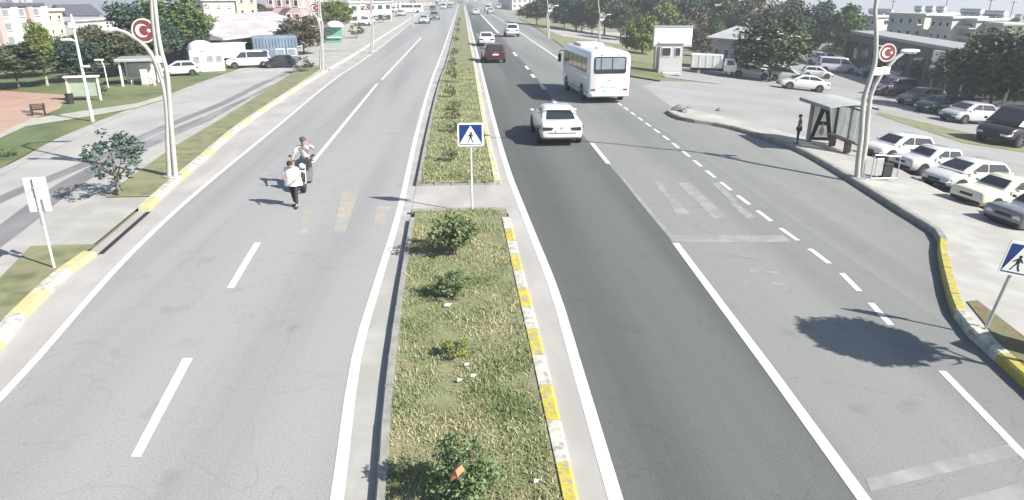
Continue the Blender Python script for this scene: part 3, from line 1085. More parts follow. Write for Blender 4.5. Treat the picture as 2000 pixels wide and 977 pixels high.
def person(label, loc, rz, pose, top_m, leg_m, shoe_m, scale=1.0, group=None, hat=None, hair=HAIR):
    """pose: joint positions (x right, y ahead, z up) of a 1.72 m figure."""
    t = thing('person', label, 'person', loc, rz, group, scale)
    p = {k: Vector(v) for k, v in pose.items()}
    J, E = {}, []
    J['pelvis'] = (p['pelvis'], (.14, .11))
    J['waist'] = (p['pelvis'].lerp(p['chest'], .45), (.13, .1))
    J['chest'] = (p['chest'], (.165, .115))
    J['neck'] = (p['neck'], .055)
    hd = p['head']
    up = (hd - p['neck']).normalized()
    face = Vector(pose.get('face', (0, 1, 0)))
    J['jaw'] = (hd - up * .045 + face * .02, .07)
    J['skull'] = (hd + up * .045, .088)
    J['crown'] = (hd + up * .1, .055)
    J['nose'] = (hd + face * .105 - up * .01, .014)
    E += [('pelvis', 'waist'), ('waist', 'chest'), ('chest', 'neck'), ('neck', 'jaw'), ('jaw', 'skull'), ('skull', 'crown'), ('jaw', 'nose')]
    for s in ('l', 'r'):
        J[s + 'sh'], J[s + 'el'], J[s + 'wrist'] = (p[s + 'sh'], .058), (p[s + 'el'], .042), (p[s + 'wr'], .028)
        J[s + 'hip'], J[s + 'kn'], J[s + 'an'] = (p[s + 'hip'], .095), (p[s + 'kn'], .058), (p[s + 'an'], .04)
        toe = Vector(pose.get(s + 'toe', p[s + 'an'] + face * .15))
        toe.z = p[s + 'an'].z - .05
        J[s + 'toe'] = (toe, .033)
        E += [('chest', s + 'sh'), (s + 'sh', s + 'el'), (s + 'el', s + 'wrist'), ('pelvis', s + 'hip'), (s + 'hip', s + 'kn'), (s + 'kn', s + 'an'), (s + 'an', s + 'toe')]
        d = p[s + 'wr'] - p[s + 'el']
        side = face.cross(up) * (-1 if s == 'l' else 1)
        hand_joints(J, E, s, p[s + 'wr'], d, face if abs(d.normalized().dot(face)) < .8 else up)
    skin_body('body', {k: (tuple(v[0]), v[1]) for k, v in J.items()}, E, SKIN, t)
    # clothes
    sh = {k: J[k] for k in ('pelvis', 'waist', 'chest', 'lsh', 'rsh')}
    sh = {k: (tuple(v[0]), tuple(q + .022 for q in v[1]) if isinstance(v[1], tuple) else v[1] + .016) for k, v in sh.items()}
    se = [('pelvis', 'waist'), ('waist', 'chest'), ('chest', 'lsh'), ('chest', 'rsh')]
    for s in ('l', 'r'):
        q = p[s + 'sh'].lerp(p[s + 'el'], .85)
        sh[s + 'slv'] = (tuple(q), .058)
        se.append((s + 'sh', s + 'slv'))
    skin_body('shirt', sh, se, top_m, t)
    tr = {'pelvis': (tuple(p['pelvis']), (.155, .125))}
    te = []
    for s in ('l', 'r'):
        tr[s + 'hip'] = (tuple(p[s + 'hip']), .105)
        tr[s + 'kn'] = (tuple(p[s + 'kn']), .072)
        tr[s + 'cuff'] = (tuple(p[s + 'kn'].lerp(p[s + 'an'], .93)), .06)
        te += [('pelvis', s + 'hip'), (s + 'hip', s + 'kn'), (s + 'kn', s + 'cuff')]
        toe = Vector(J[s + 'toe'][0])
        an = p[s + 'an']
        shm = MB()
        d = (toe - Vector((an.x, an.y, toe.z))).normalized()
        c = Vector((an.x, an.y, toe.z)) + d * .07
        pts = []
        for f_, wd, z0, z1 in ((-.11, .03, -.035, .05), (-.04, .042, -.035, .06), (.08, .047, -.035, .02), (.15, .03, -.035, .0)):
            n = Vector((-d.y, d.x, 0)) * wd
            q = c + d * f_
            pts.append([q - n + Vector((0, 0, z0)), q + n + Vector((0, 0, z0)), q + n * .8 + Vector((0, 0, z1)), q - n * .8 + Vector((0, 0, z1))])
        shm.loft(pts)
        part('shoe', shm, shoe_m, t, 50)
    skin_body('trousers', tr, te, leg_m, t)
    hb = MB()
    c = hd + up * .05 - face * .018
    hb.ball(tuple(c), (.098, .105, .1), 12, 8, zlo=-.35)
    part('hair', hb, hair, t, 60)
    for s in (-1, 1):
        side = face.cross(up)
        q = hd + side * s * .033 + face * .082 + up * .02
        part('eye', MB().ball(tuple(q), .011, 8, 5), M_BLACK, t, 60)
        q = hd + side * s * .088 + up * .01
        part('ear', MB().ball(tuple(q), (.014, .022, .032), 8, 5), SKIN, t, 60)
    if hat:
        hm = MB()
        q = hd + up * .07
        hm.ball(tuple(q), (.11, .118, .095), 12, 8, zlo=-.1)
        f2 = q + face * .1
        hm.prism([tuple(f2 + face.cross(up) * .075), tuple(f2 - face.cross(up) * .075), tuple(f2 - face.cross(up) * .05 + face * .08), tuple(f2 + face.cross(up) * .05 + face * .08)], (0, 0, -.015))
        part('cap', hm, hat, t, 50)
    return t


STAND = dict(pelvis=(0, 0, .93), chest=(0, 0, 1.28), neck=(0, .0, 1.47), head=(0, .02, 1.6),
             lsh=(-.19, 0, 1.4), rsh=(.19, 0, 1.4), lel=(-.26, -.02, 1.12), rel=(.26, -.02, 1.12), lwr=(-.27, .06, .87), rwr=(.27, .06, .87),
             lhip=(-.09, 0, .9), rhip=(.09, 0, .9), lkn=(-.1, .02, .5), rkn=(.1, .02, .5), lan=(-.1, 0, .085), ran=(.1, 0, .085))

# ================================================================== THINGS
# ------------------------------------------------------------------ pedestrian crossing signs
def crossing_sign(base, top_py, px_panel, label, panel_h=.62, yaw=0.0, post_m=M_WPOST, group=None, tilt=0.0):
    hh = height_to(base, top_py)
    t = thing('crossing_sign', label, 'road sign', base, yaw, group, tilt=tilt)
    part('post', MB().tube([(0, .03, -.2), (0, .03, hh - .05)], .03, 10), post_m, t, 60)
    wd, ht = px_panel * depth(base) / FPX, panel_h
    z = hh - ht / 2

    def rr(wd, ht, r, y):
        pts = []
        for cx, cz, a0 in ((wd / 2 - r, ht / 2 - r, 0), (-wd / 2 + r, ht / 2 - r, 90), (-wd / 2 + r, -ht / 2 + r, 180), (wd / 2 - r, -ht / 2 + r, 270)):
            for k in range(4):
                a = radians(a0 + 30 * k)
                pts.append((cx + r * cos(a), y, z + cz + r * sin(a)))
        return pts
    pn = part('panel', MB().prism(rr(wd, ht, .05, 0), (0, -.02, 0)), M_SIGNW, t)
    fx, fz = wd * .87, ht * .85
    part('blue_field', MB().prism(rr(fx, fz, .02, -.02), (0, -.004, 0)), M_BLUE, pn)
    tri = [(-fx * .49, -.024, z - fz * .46), (fx * .49, -.024, z - fz * .46), (0, -.024, z + fz * .46)]
    part('white_triangle', MB().prism(tri, (0, -.004, 0)), M_SIGNW, pn)
    k = ht / .62
    fig = MB()
    y = -.028
    fig.cyl((.01 * k, y - .002, z + .05 * k), .028 * k, .004, 10, 'y')
    P3 = lambda pts: fig.prism([(x * k, y, z + q * k) for x, q in pts], (0, -.004, 0))
    P3([(-.03, .015), (.035, .02), (.03, -.085), (-.025, -.08)])
    P3([(-.025, -.078), (.0, -.085), (-.045, -.16), (-.07, -.21), (-.095, -.205), (-.06, -.15)])
    P3([(.005, -.085), (.03, -.086), (.05, -.15), (.085, -.205), (.06, -.215), (.025, -.16)])
    P3([(-.03, .01), (-.03, -.02), (-.075, -.06), (-.09, -.045)])
    P3([(.035, .015), (.033, -.015), (.07, -.06), (.085, -.045)])
    part('walking_figure', fig, M_BLACK, pn)
    return t


crossing_sign(G(922, 408, KH), 240, 49, 'blue square pedestrian crossing sign on its pole in the grassy median', .64)
crossing_sign(G(1926, 644, KHR), 470, 52, 'leaning blue pedestrian crossing sign on the pavement at the right edge', .62, yaw=radians(-14), post_m=M_STEEL, tilt=radians(9))
# the sign seen from behind on the left
b = G(106, 523, .12)
hh = height_to(b, 347)
t = thing('road_sign', 'pale sign seen from behind on a thin pole by the left kerb', 'road sign', b, radians(8))
part('post', MB().tube([(0, 0, -.2), (0, 0, hh - .02)], .028, 10), M_WPOST, t, 60)
k = depth(b) / FPX
part('panel', MB().rbox((0, .04, hh - 22 * k), (40 * k, .015, 44 * k), .006), mat('weathered sign back', (.46, .46, .48), .5, .08, 5), t)
for s in (-1, 1):
    part('bracket', MB().rbox((s * 13 * k, .03, hh - 54 * k), (12 * k, .02, 26 * k), .006), M_SIGNW, t)
part('sleeve', MB().tube([(0, 0, hh - 92 * k), (0, 0, hh - 66 * k)], .05, 10), M_STEEL, t, 60)
part('clamp', MB().rbox((0, .02, hh - 20 * k), (.12, .05, .05), .008), M_STEEL, t)


# ------------------------------------------------------------------ twin-stem street lamps with emblem
def emblem(t, c, r):
    """Round red emblem with crescent and star, hung in the fork of the lamp."""
    n = 28
    x, y, z = c
    e = part('emblem', MB().cyl((x, y, z), r, .05, n, 'y'), M_EMRED, t, 30)
    m = MB()
    rings = [[(x + rr * cos(2 * pi * j / n), y + yy, z + rr * sin(2 * pi * j / n)) for j in range(n)] for rr, yy in ((r * 1.12, -.03), (r * 1.12, .03), (r * .99, .03), (r * .99, -.03), (r * 1.12, -.03))]
    m.loft(rings, cap0=False, cap1=False)
    part('emblem_rim', m, M_WPOST, e, 40)
    for sg in (-1, 1):
        yy = y + sg * .026
        m = MB()
        outer, inner = [], []
        for j in range(21):
            a = radians(38 + (360 - 76) * j / 20)
            outer.append((x - r * .14 + r * .62 * cos(a), yy, z + r * .62 * sin(a)))
        a0 = atan2(outer[0][2] - z, outer[0][0] - (x + r * .05))
        for j in range(21):
            a = a0 + (2 * pi - 2 * a0) * j / 20
            rr = hypot(outer[0][0] - (x + r * .05), outer[0][2] - z)
            inner.append((x + r * .05 + rr * .97 * cos(a), yy, z + rr * .97 * sin(a)))
        for j in range(20):
            m.prism([outer[j], outer[j + 1], inner[j + 1], inner[j]], (0, sg * .006, 0))
        part('crescent', m, M_SIGNW, e)
        st = []
        for j in range(10):
            a = pi + pi * j / 5
            rr = r * (.26 if j % 2 == 0 else .1)
            st.append((x + r * .5 + rr * cos(a), yy, z + rr * sin(a)))
        m = MB()
        for j in range(10):
            m.prism([(x + r * .5, yy, z), st[j], st[(j + 1) % 10]], (0, sg * .006, 0))
        part('star', m, M_SIGNW, e)


def twin_lamp(base, label, stems, heads, brackets, emb, group, tops):
    """stems: lists of photograph points in the plane of the lamp; the lamp stands upright at its base."""
    t = thing('street_lamp', label, 'street lamp', base, 0, group)
    lean = lambda px, py: on_plane_y(px, py, base.y) - Vector(base)
    for s, r0, r1 in stems:
        pts = [lean(*q) for q in s]
        pts = [Vector((p.x, 0, p.z)) for p in pts]
        n = len(pts)
        sm = smooth_line([p.to_2d() if False else Vector((p.x, p.z)) for p in pts], .25)
        sm = [Vector((p.x, 0, p.y)) for p in sm]
        part('stem', MB().tube(sm, [r0 + (r1 - r0) * i / (len(sm) - 1) for i in range(len(sm))], 10), M_LAMPCOL, t, 60)
    for pts3, r0, r1 in tops:
        part('upper_arm', MB().tube(pts3, [r0 + (r1 - r0) * i / (len(pts3) - 1) for i in range(len(pts3))], 10), M_LAMPCOL, t, 60)
    for (px, py), ln, s in heads:
        p = lean(px, py)
        m = MB()
        m.loft([[(p.x + s * q * ln, wy * wd, p.z + wz * hz) for wy, wz in ((-1, -.4), (-.6, -1), (.6, -1), (1, -.4), (.7, .7), (-.7, .7))] for q, wd, hz in ((-.52, .05, .05), (-.3, .11, .075), (.25, .13, .07), (.5, .07, .04))])
        h = part('lamp_head', m, M_LHEAD, t, 50)
        part('lamp_glass', MB().rbox((p.x + s * .05 * ln, 0, p.z - .08), (ln * .5, .17, .03), .01), M_HEAD, h)
    for (px, py), w_, h_ in brackets:
        p = lean(px, py)
        part('bracket', MB().rbox((p.x, 0, p.z), (w_, .12, h_), .02), M_LHEAD, t)
    part('base_plate', MB().cyl((0, 0, .02), .3, .05, 12), M_STEEL, t, 30)
    (px, py), rpx = emb
    p = lean(px, py)
    emblem(t, (p.x, 0, p.z), rpx * depth(base) / FPX)
    for dz in (-.16, .2):
        part('emblem_arm', MB().tube([(p.x, 0, p.z + dz), (p.x + (0.42 if px < 1000 else -.36), 0, p.z + dz * 1.1)], .018, 6), M_LAMPCOL, t)
    return t


bL = G(337, 345, .11)
k = depth(bL) / FPX
tt = [(300, 0, 0)]
top = on_plane_y(299, -8, bL.y) - bL
up_arm = [(top.x, 0, top.z), (top.x + .02, 0, top.z + 1.2), (top.x + .35, 0, top.z + 2.3), (top.x + 1.2, 0, top.z + 3.1), (top.x + 2.3, 0, top.z + 3.45)]
lampL = twin_lamp(bL, 'tall curved twin stem street lamp with red crescent emblem beside the left carriageway',
                  [([(331, 345), (328, 280), (326, 222), (321, 178), (312, 145), (296, 106), (272, 80), (246, 64), (224, 57)], .085, .055),
                   ([(343, 345), (337, 280), (332, 215), (329, 170), (325, 135), (316, 105), (308, 60), (303, 10), (301, -10)], .085, .06),
                   ([(318, 150), (309, 122), (303, 80), (298, 36), (296, -10)], .06, .06)],
                  [((214, 57), .46, -1), ], [((313, 116), .3, .22)], ((281, 60), 19), 'twin stem street lamps along the road', [(up_arm, .06, .045)])
for o in list(lampL.children):
    pass
top_head = MB()
bR = G(1683, 348, KHR)
topr = on_plane_y(1709, 20, bR.y) - bR
up_r = [(topr.x, 0, topr.z), (topr.x - .03, 0, topr.z + 1.4), (topr.x - .4, 0, topr.z + 2.6), (topr.x - 1.4, 0, topr.z + 3.3), (topr.x - 2.7, 0, topr.z + 3.6)]
lampR = twin_lamp(bR, 'tall curved twin stem street lamp with red crescent emblem at the bus stop',
                  [([(1674, 348), (1677, 308), (1682, 268), (1684, 231), (1688, 190), (1696, 165), (1702, 146), (1708, 128), (1711, 95), (1711, 58), (1709, 20)], .1, .065),
                   ([(1682, 350), (1685, 318), (1691, 280), (1694, 244), (1697, 215), (1701, 186), (1709, 166), (1720, 148), (1733, 132), (1750, 113), (1768, 101)], .1, .06)],
                  [((1778, 99), .6, 1)], [((1713, 140), .3, .26), ((1729, 138), .3, .26)], ((1733, 103), 14.5), 'twin stem street lamps along the road', [(up_r, .065, .05)])
for l_, tp, s in ((lampL, up_arm, 1), (lampR, up_r, -1)):
    e = Vector(tp[-1])
    m = MB()
    m.loft([[(e.x + s * q, wy * wd, e.z + wz * hz) for wy, wz in ((-1, -.4), (-.6, -1), (.6, -1), (1, -.4), (.7, .7), (-.7, .7))] for q, wd, hz in ((-.1, .05, .05), (.1, .12, .08), (.5, .14, .07), (.75, .07, .04))])
    h = part('lamp_head', m, M_LHEAD, l_, 50)
    part('lamp_glass', MB().rbox((e.x + s * .35, 0, e.z - .085), (.4, .18, .03), .01), M_HEAD, h)
for src, px, py, sc, lab in ((lampL, 628, 136, 1.0, 'twin stem street lamp in front of the brown tree on the left'),
                             (lampL, 726, 103, .95, 'twin stem street lamp left of the road next before the queue of traffic'),
                             (lampR, 1073, 76, 1.0, 'twin stem street lamp on the right verge beyond the bus, nearer the road'),
                             (lampR, 1173, 94, .92, 'twin stem street lamp rising behind the roof of the bus'),
                             (lampL, 806, 52, 1.0, 'small distant street lamp on the left kerb by the oncoming cars')):
    c = copy_tree(src)
    c.location = G(px, py, .06)
    c.scale = (sc,) * 3
    c['label'] = lab

# slim park lamp on the left
b = G(181, 236, .05)
hh = height_to(b, 28)
k = depth(b) / FPX
t = thing('park_lamp', 'slim pale park lamp post with one short arm beside the light path', 'street lamp', b)
part('post', MB().tube([(0, 0, -.2), (0, 0, hh * .5), (0, 0, hh)], [.085, .065, .045], 10), M_WPOST, t, 60)
z80 = height_to(b, 79)
part('arm', MB().tube([(0, 0, z80 - .15), (-.1, 0, z80), (-10 * k, 0, z80 + .02)], .035, 8), M_WPOST, t, 60)
part('lamp_head', MB().rbox((-17 * k, 0, z80 + .03), (20 * k, .2, .1), .03), M_LHEAD, t)
z115 = height_to(b, 130)
part('lower_lantern', MB().rbox((8 * k, 0, z115), (14 * k, .18, .1), .03), M_LHEAD, t)
part('camera_box', MB().rbox((-2 * k, 0, hh * .9), (.3, .2, .25), .03), M_LHEAD, t)
b2 = G(230, 160, 0)
t = thing('park_lamp', 'low park lantern on a leaning pole among the trees behind the path', 'street lamp', G(212, 172))
k = depth(G(212, 172)) / FPX
part('post', MB().tube([(0, 0, 0), (-.02, 0, 40 * k), (-.12, 0, 52 * k)], .04, 8), M_WPOST, t, 60)
part('lamp_head', MB().rbox((-8 * k, 0, 53 * k), (16 * k, .25, .12), .04), M_LHEAD, t)

# ------------------------------------------------------------------ people and the motorcycle
WHITE_CLOTH = mat('white cloth', (.72, .72, .72), .8, .05, 8)
DARK_CLOTH = mat('dark trousers cloth', (.035, .037, .04), .85, .15, 8)
GREY_CLOTH = mat('dark grey cloth', (.12, .125, .13), .85, .2, 6)
SHOE = mat('dark shoe', (.025, .024, .023), .6, .1, 9)
b = G(578, 404)
walk_pose = dict(pelvis=(0, -.02, .92), chest=(0, .06, 1.25), neck=(0, .12, 1.42), head=(0, .2, 1.53), face=(0, .93, -.36),
                 lsh=(-.19, .06, 1.37), rsh=(.19, .06, 1.37), lel=(-.29, .1, 1.12), rel=(.3, .1, 1.12), lwr=(-.2, .3, 1.06), rwr=(.2, .3, 1.08),
                 lhip=(-.085, 0, .9), rhip=(.085, 0, .9), lkn=(-.08, .1, .5), rkn=(.07, -.02, .5), lan=(-.07, .12, .085), ran=(.07, -.2, .1))
k = depth(b) / FPX
ped = person('person in a white top and dark trousers walking across the carriageway', b, radians(178), walk_pose, WHITE_CLOTH, DARK_CLOTH, SHOE, height_to(b, 311) / 1.68)
coat = MB()                     # loose white over-shirt hanging open to the hips
ring = lambda z, rx, ry, y: [(rx * cos(2 * pi * j / 16), y + ry * sin(2 * pi * j / 16), z + .012 * sin(j * 2.3)) for j in range(16)]
coat.loft([ring(1.40, .17, .12, .07), ring(1.3, .25, .17, .05), ring(1.1, .275, .2, .03), ring(.9, .3, .22, .0), ring(.78, .32, .23, -.01)], cap1=False)
part('loose_blouse', coat, WHITE_CLOTH, ped, 60)

b = G(600, 366)
sc = height_to(b, 270) / 1.68
moto = thing('motorcycle', 'dark motorcycle facing the camera on the left carriageway', 'motorcycle', b, radians(183), None, sc)
M_MOTO = paint('black motorcycle', (.03, .03, .032))
for y, nm in ((.66, 'wheel'), (-.66, 'wheel')):
    m = MB()
    R_ = .3
    rings = []
    for j in range(24):
        a = 2 * pi * j / 24
        rings.append([(q, r * cos(a), r * sin(a)) for r, q in ((R_ * .76, -.05), (R_ * .95, -.06), (R_, 0), (R_ * .95, .06), (R_ * .76, .05))])
    rings.append(rings[0])
    m.loft(rings, cap0=False, cap1=False)
    wh = part('wheel', m, M_RUBBER, moto, 40, (0, y, R_))
    m = MB()
    m.cyl((0, 0, 0), .05, .14, 10, 'x')
    for j in range(8):
        a = 2 * pi * j / 8
        m.tube([(0, .04 * cos(a), .04 * sin(a)), (0, .235 * cos(a), .235 * sin(a))], .009, 5)
    part('rim', m, M_RIM, wh)
part('frame', MB().tube([(0, .5, .78), (0, .2, .45), (0, -.25, .42), (0, -.45, .6)], .035, 8).tube([(0, .48, .8), (0, .1, .72), (0, -.6, .72)], .03, 8), M_DARK, moto, 60)
part('engine', MB().rbox((0, .05, .4), (.26, .4, .3), .05), M_STEEL, moto)
part('fuel_tank', MB().ball((0, .16, .82), (.14, .27, .13), 12, 8), M_MOTO, moto, 60)
part('seat', MB().rbox((0, -.35, .78), (.25, .62, .09), .03), M_DARK, moto, 40)
for s in (-1, 1):
    part('fork', MB().tube([(s * .085, .66, .3), (s * .085, .5, .9)], .025, 8), M_STEEL, moto, 60)
    part('mirror', MB().tube([(s * .3, .42, 1.02), (s * .36, .44, 1.16)], .008, 5).ball((s * .37, .44, 1.19), (.055, .02, .04), 8, 5), M_DARK, moto, 60)
part('handlebar', MB().tube([(-.37, .34, 1.0), (-.2, .44, 1.02), (.2, .44, 1.02), (.37, .34, 1.0)], .016, 8), M_DARK, moto, 60)
part('front_mudguard', MB().tube([(0, .92, .48), (0, .8, .62), (0, .6, .65), (0, .42, .5)], .075, 8), M_MOTO, moto, 60)
part('headlamp', MB().ball((0, .62, .88), (.1, .09, .1), 10, 7), M_HEAD, moto, 60)
part('front_fairing', MB().prism([(-.2, .56, .72), (.2, .56, .72), (.24, .5, .98), (.14, .46, 1.08), (-.14, .46, 1.08), (-.24, .5, .98)], (0, -.04, 0)), M_MOTO, moto)
part('leg_shield', MB().prism([(-.26, .36, .3), (.26, .36, .3), (.28, .32, .75), (-.28, .32, .75)], (0, -.03, 0)), mat('grey plastic', (.2, .2, .21), .5, .1, 5), moto)
part('number_plate', MB().rbox((0, .66, .7), (.2, .012, .09), .004), M_PLATE, moto)
ride = dict(pelvis=(0, -.28, .92), chest=(0, -.18, 1.25), neck=(0, -.13, 1.43), head=(0, -.08, 1.56), face=(0, 1, 0),
            lsh=(-.2, -.16, 1.38), rsh=(.2, -.16, 1.38), lel=(-.36, .0, 1.3), rel=(.3, .08, 1.16), lwr=(-.16, .08, 1.5), rwr=(.34, .32, 1.03),
            lhip=(-.1, -.25, .9), rhip=(.1, -.25, .9), lkn=(-.2, .18, .72), rkn=(.2, .18, .72), lan=(-.18, .05, .34), ran=(.18, .05, .34))
person('person in a white shirt and dark cap riding the motorcycle with one arm raised', b, radians(183), ride, WHITE_CLOTH, DARK_CLOTH, SHOE, sc, hat=mat('dark cap cloth', (.06, .06, .065), .8, .1, 8))

b = G(1557, 281, KHR)
hips = dict(STAND)
hips.update(lel=(-.36, -.08, 1.18), rel=(.36, -.08, 1.18), lwr=(-.2, .02, .98), rwr=(.2, .02, .98), head=(-.02, .03, 1.6), lkn=(-.06, .02, .5), rkn=(.06, .02, .5), lan=(-.05, 0, .085), ran=(.05, 0, .085))
person('person in dark clothes standing with hands on hips beside the bus shelter', b, radians(60), hips, GREY_CLOTH, DARK_CLOTH, SHOE, height_to(b, 224) / 1.72)

# ------------------------------------------------------------------ vehicles on the road
C_WHITE = paint('white', (.6, .6, .595))
C_RED = paint('dark red', (.075, .016, .018))
C_SILVER = paint('silver', (.42, .43, .45))
C_GREY = paint('grey', (.18, .185, .2))
C_BLACK = paint('black', (.025, .026, .028))
C_CREAM = paint('cream', (.68, .66, .5))
C_LILAC = paint('pale lilac', (.5, .49, .56))
C_PURPLE = paint('dark plum', (.1, .075, .1))
C_OLIVE = paint('dull olive', (.22, .22, .13))
C_GREEN = paint('dark green', (.05, .08, .06))

car(1097, 287, 0, 'sedan', C_WHITE, 'white saloon in the inner lane seen from behind, behind the bus', .98, at='rear', name='car')
car(968, 124, 3, 'hatch', C_RED, 'dark red hatchback in the inner lane behind the small white car', 1.05, at='rear', name='car')
car(951, 91, 0, 'sedan', C_WHITE, 'white saloon in the inner lane just ahead of the dark red car', 1.05, at='rear', name='car')
car(1001, 73, 0, 'suv', C_WHITE, 'white estate with dark rear window in the outer lane beyond the bus', 1.05, at='rear', name='car')


def minibus(b, h, label, sc=1.0):
    t = thing('bus', label, 'bus', b, h, None, sc)
    Wb, Hb, Lb = 1.2, 2.85, 7.4
    M_BUS = paint('white bus', (.68, .685, .69))

    def ring(y, w_, z0, z1, r):
        pts = []
        for cx, cz, a0, rr in ((w_ - .1, z0 + .1, 270, .1), (w_ - r, z1 - r, 0, r), (-w_ + r, z1 - r, 90, r), (-w_ + .1, z0 + .1, 180, .1)):
            for k in range(5):
                a = radians(a0 + 22.5 * k)
                pts.append((cx + rr * cos(a), y, cz + rr * sin(a)))
        return pts
    y0, y1 = -Lb / 2, Lb / 2
    body = MB().loft([ring(y0, Wb - .12, .46, Hb - .14, .3), ring(y0 + .06, Wb - .04, .38, Hb - .05, .32), ring(y0 + .25, Wb, .34, Hb, .33), ring(y1 - .5, Wb, .34, Hb, .33), ring(y1 - .12, Wb - .03, .36, Hb - .1, .33), ring(y1, Wb - .14, .45, Hb - .4, .3)])
    bd = part('body', body, M_BUS, t, 45)

    def panel(wd, ht, zc, y, r, th):
        pts = []
        for cx, cz, a0 in ((wd / 2 - r, ht / 2 - r, 0), (-wd / 2 + r, ht / 2 - r, 90), (-wd / 2 + r, -ht / 2 + r, 180), (wd / 2 - r, -ht / 2 + r, 270)):
            for k in range(4):
                a = radians(a0 + 30 * k)
                pts.append((cx + r * cos(a), y, zc + cz + r * sin(a)))
        return MB().prism(pts, (0, th, 0))
    rw = part('rear_window', panel(1.84, .92, 2.12, y0 + .0, .12, -.02), M_GLASS, t)
    part('pane', panel(1.66, .62, 2.2, y0 - .022, .05, -.008), M_GLASS2, rw)
    for x in (-.52, .12):
        part('window_bar', MB().box((x, y0 - .034, 2.2), (.05, .012, .62)), M_DARK, rw)
    for s in (-1, 1):
        for i in range(5):
            ya = y0 + .55 + i * 1.22
            part('side_window', MB().rbox((s * (Wb + .004), ya + .58, 2.06), (.025, 1.17, .82), .01), M_GLASS, t)
        part('side_trim', MB().rbox((s * (Wb + .006), .0, 1.52), (.03, Lb - .7, .07), .01), M_STEEL, t)
        part('skirt_trim', MB().rbox((s * (Wb + .004), .0, .62), (.02, Lb - .6, .05), .008), C_GREY, t)
        for q in (-1.05, .55):
            part('hatch', MB().rbox((s * (Wb + .004), q, 1.05), (.02, .9, .55), .008), M_BUS, t)
        for wy in (2.3, -2.05):
            part('wheel_arch', MB().cyl((s * (Wb - .05), wy, .46), .5, .12, 22, 'x'), M_DARK, t, 30)
            ty, ri = wheel_meshes(.42)
            wh = part('wheel', ty, None, t)
            wh.location = (s * (Wb - .09), wy, .42)
            part('rim', ri, None, wh)
        tl = part('tail_lamp', MB().rbox((s * .93, y0 - .002, .78), (.26, .04, .1), .02), M_RED, t)
        part('tail_lamp', MB().rbox((s * .5, y0 + .0, 2.66), (.14, .04, .05), .01), M_RED, t)
        part('wing_mirror', MB().tube([(s * (Wb - .2), y1 - .1, 2.35), (s * (Wb + .12), y1 + .22, 2.35), (s * (Wb + .14), y1 + .22, 2.2)], .025, 6).rbox((s * (Wb + .14), y1 + .22, 1.9), (.2, .1, .52), .03), M_DARK, t)
    part('rear_bumper', MB().rbox((0, y0 - .0, .5), (2.1, .14, .2), .05), M_BUS, t)
    part('engine_grille', MB().rbox((0, y0 - .006, .98), (.86, .02, .18), .01), mat('bus grille', (.5, .5, .5), .5, .05, 5), t)
    part('rear_emblem', MB().rbox((0, y0 - .012, 1.32), (.22, .02, .06), .01), M_STEEL, t)
    part('number_plate', MB().rbox((0, y0 - .02, .74), (.5, .02, .11), .004), M_PLATE, t)
    part('windscreen', panel(2.0, 1.2, 1.95, y1 - .03, .15, .05), M_GLASS, t)
    part('roof_hatch', MB().rbox((.05, -1.4, Hb + .03), (.62, .62, .08), .03), M_BUS, t)
    part('roof_vent', MB().rbox((0, 1.6, Hb + .06), (1.5, 1.9, .16), .06), mat('cream roof unit', (.62, .61, .54), .5, .05, 4), t)
    part('roof_rib', MB().rbox((-.6, 0, Hb - .004), (.05, Lb - 1, .03), .01).rbox((.6, 0, Hb - .004), (.05, Lb - 1, .03), .01), M_BUS, t)
    return t


ga, gb = G(1147, 198), G(1096, 166)
d = (gb - ga).normalized()
hb = atan2(-d.x, d.y)
rc = G(1187, 202)
kb = 79 * depth(rc) / FPX / 2.4
minibus(rc + Vector((-sin(hb), cos(hb), 0)) * 3.7 * kb, hb, 'white midi bus seen from behind at the mouth of the car park', height_to(rc, 97) / 2.85 * .97)

# far traffic
for px, py, hd, kd, cl, lab in ((929, 29, 0, 'sedan', C_WHITE, 'tiny white car far up the right carriageway nearest the median'),
                                (953, 22, 0, 'van', C_WHITE, 'tiny white van far up the right carriageway beside the lane line'),
                                (958, 27, 0, 'hatch', C_SILVER, 'tiny silver car following the far white van'),
                                (973, 17, 0, 'van', C_WHITE, 'tall white van farthest up the right carriageway'),
                                (849, 39, 180, 'suv', C_GREY, 'dark grey car coming towards the camera on the far left carriageway'),
                                (829, 46, 180, 'sedan', C_SILVER, 'silver car at the far left kerb beside the dark grey car'),
                                (845, 20, 180, 'sedan', C_BLACK, 'small black car far away on the left carriageway'),
                                (866, 18, 180, 'van', C_LILAC, 'small lilac van in the far queue on the left carriageway'),
                                (879, 16, 180, 'hatch', C_GREY, 'small grey car in the far queue nearest the median')):
    car(px, py, hd, kd, cl, lab, 1.1, name='car', group='far traffic')


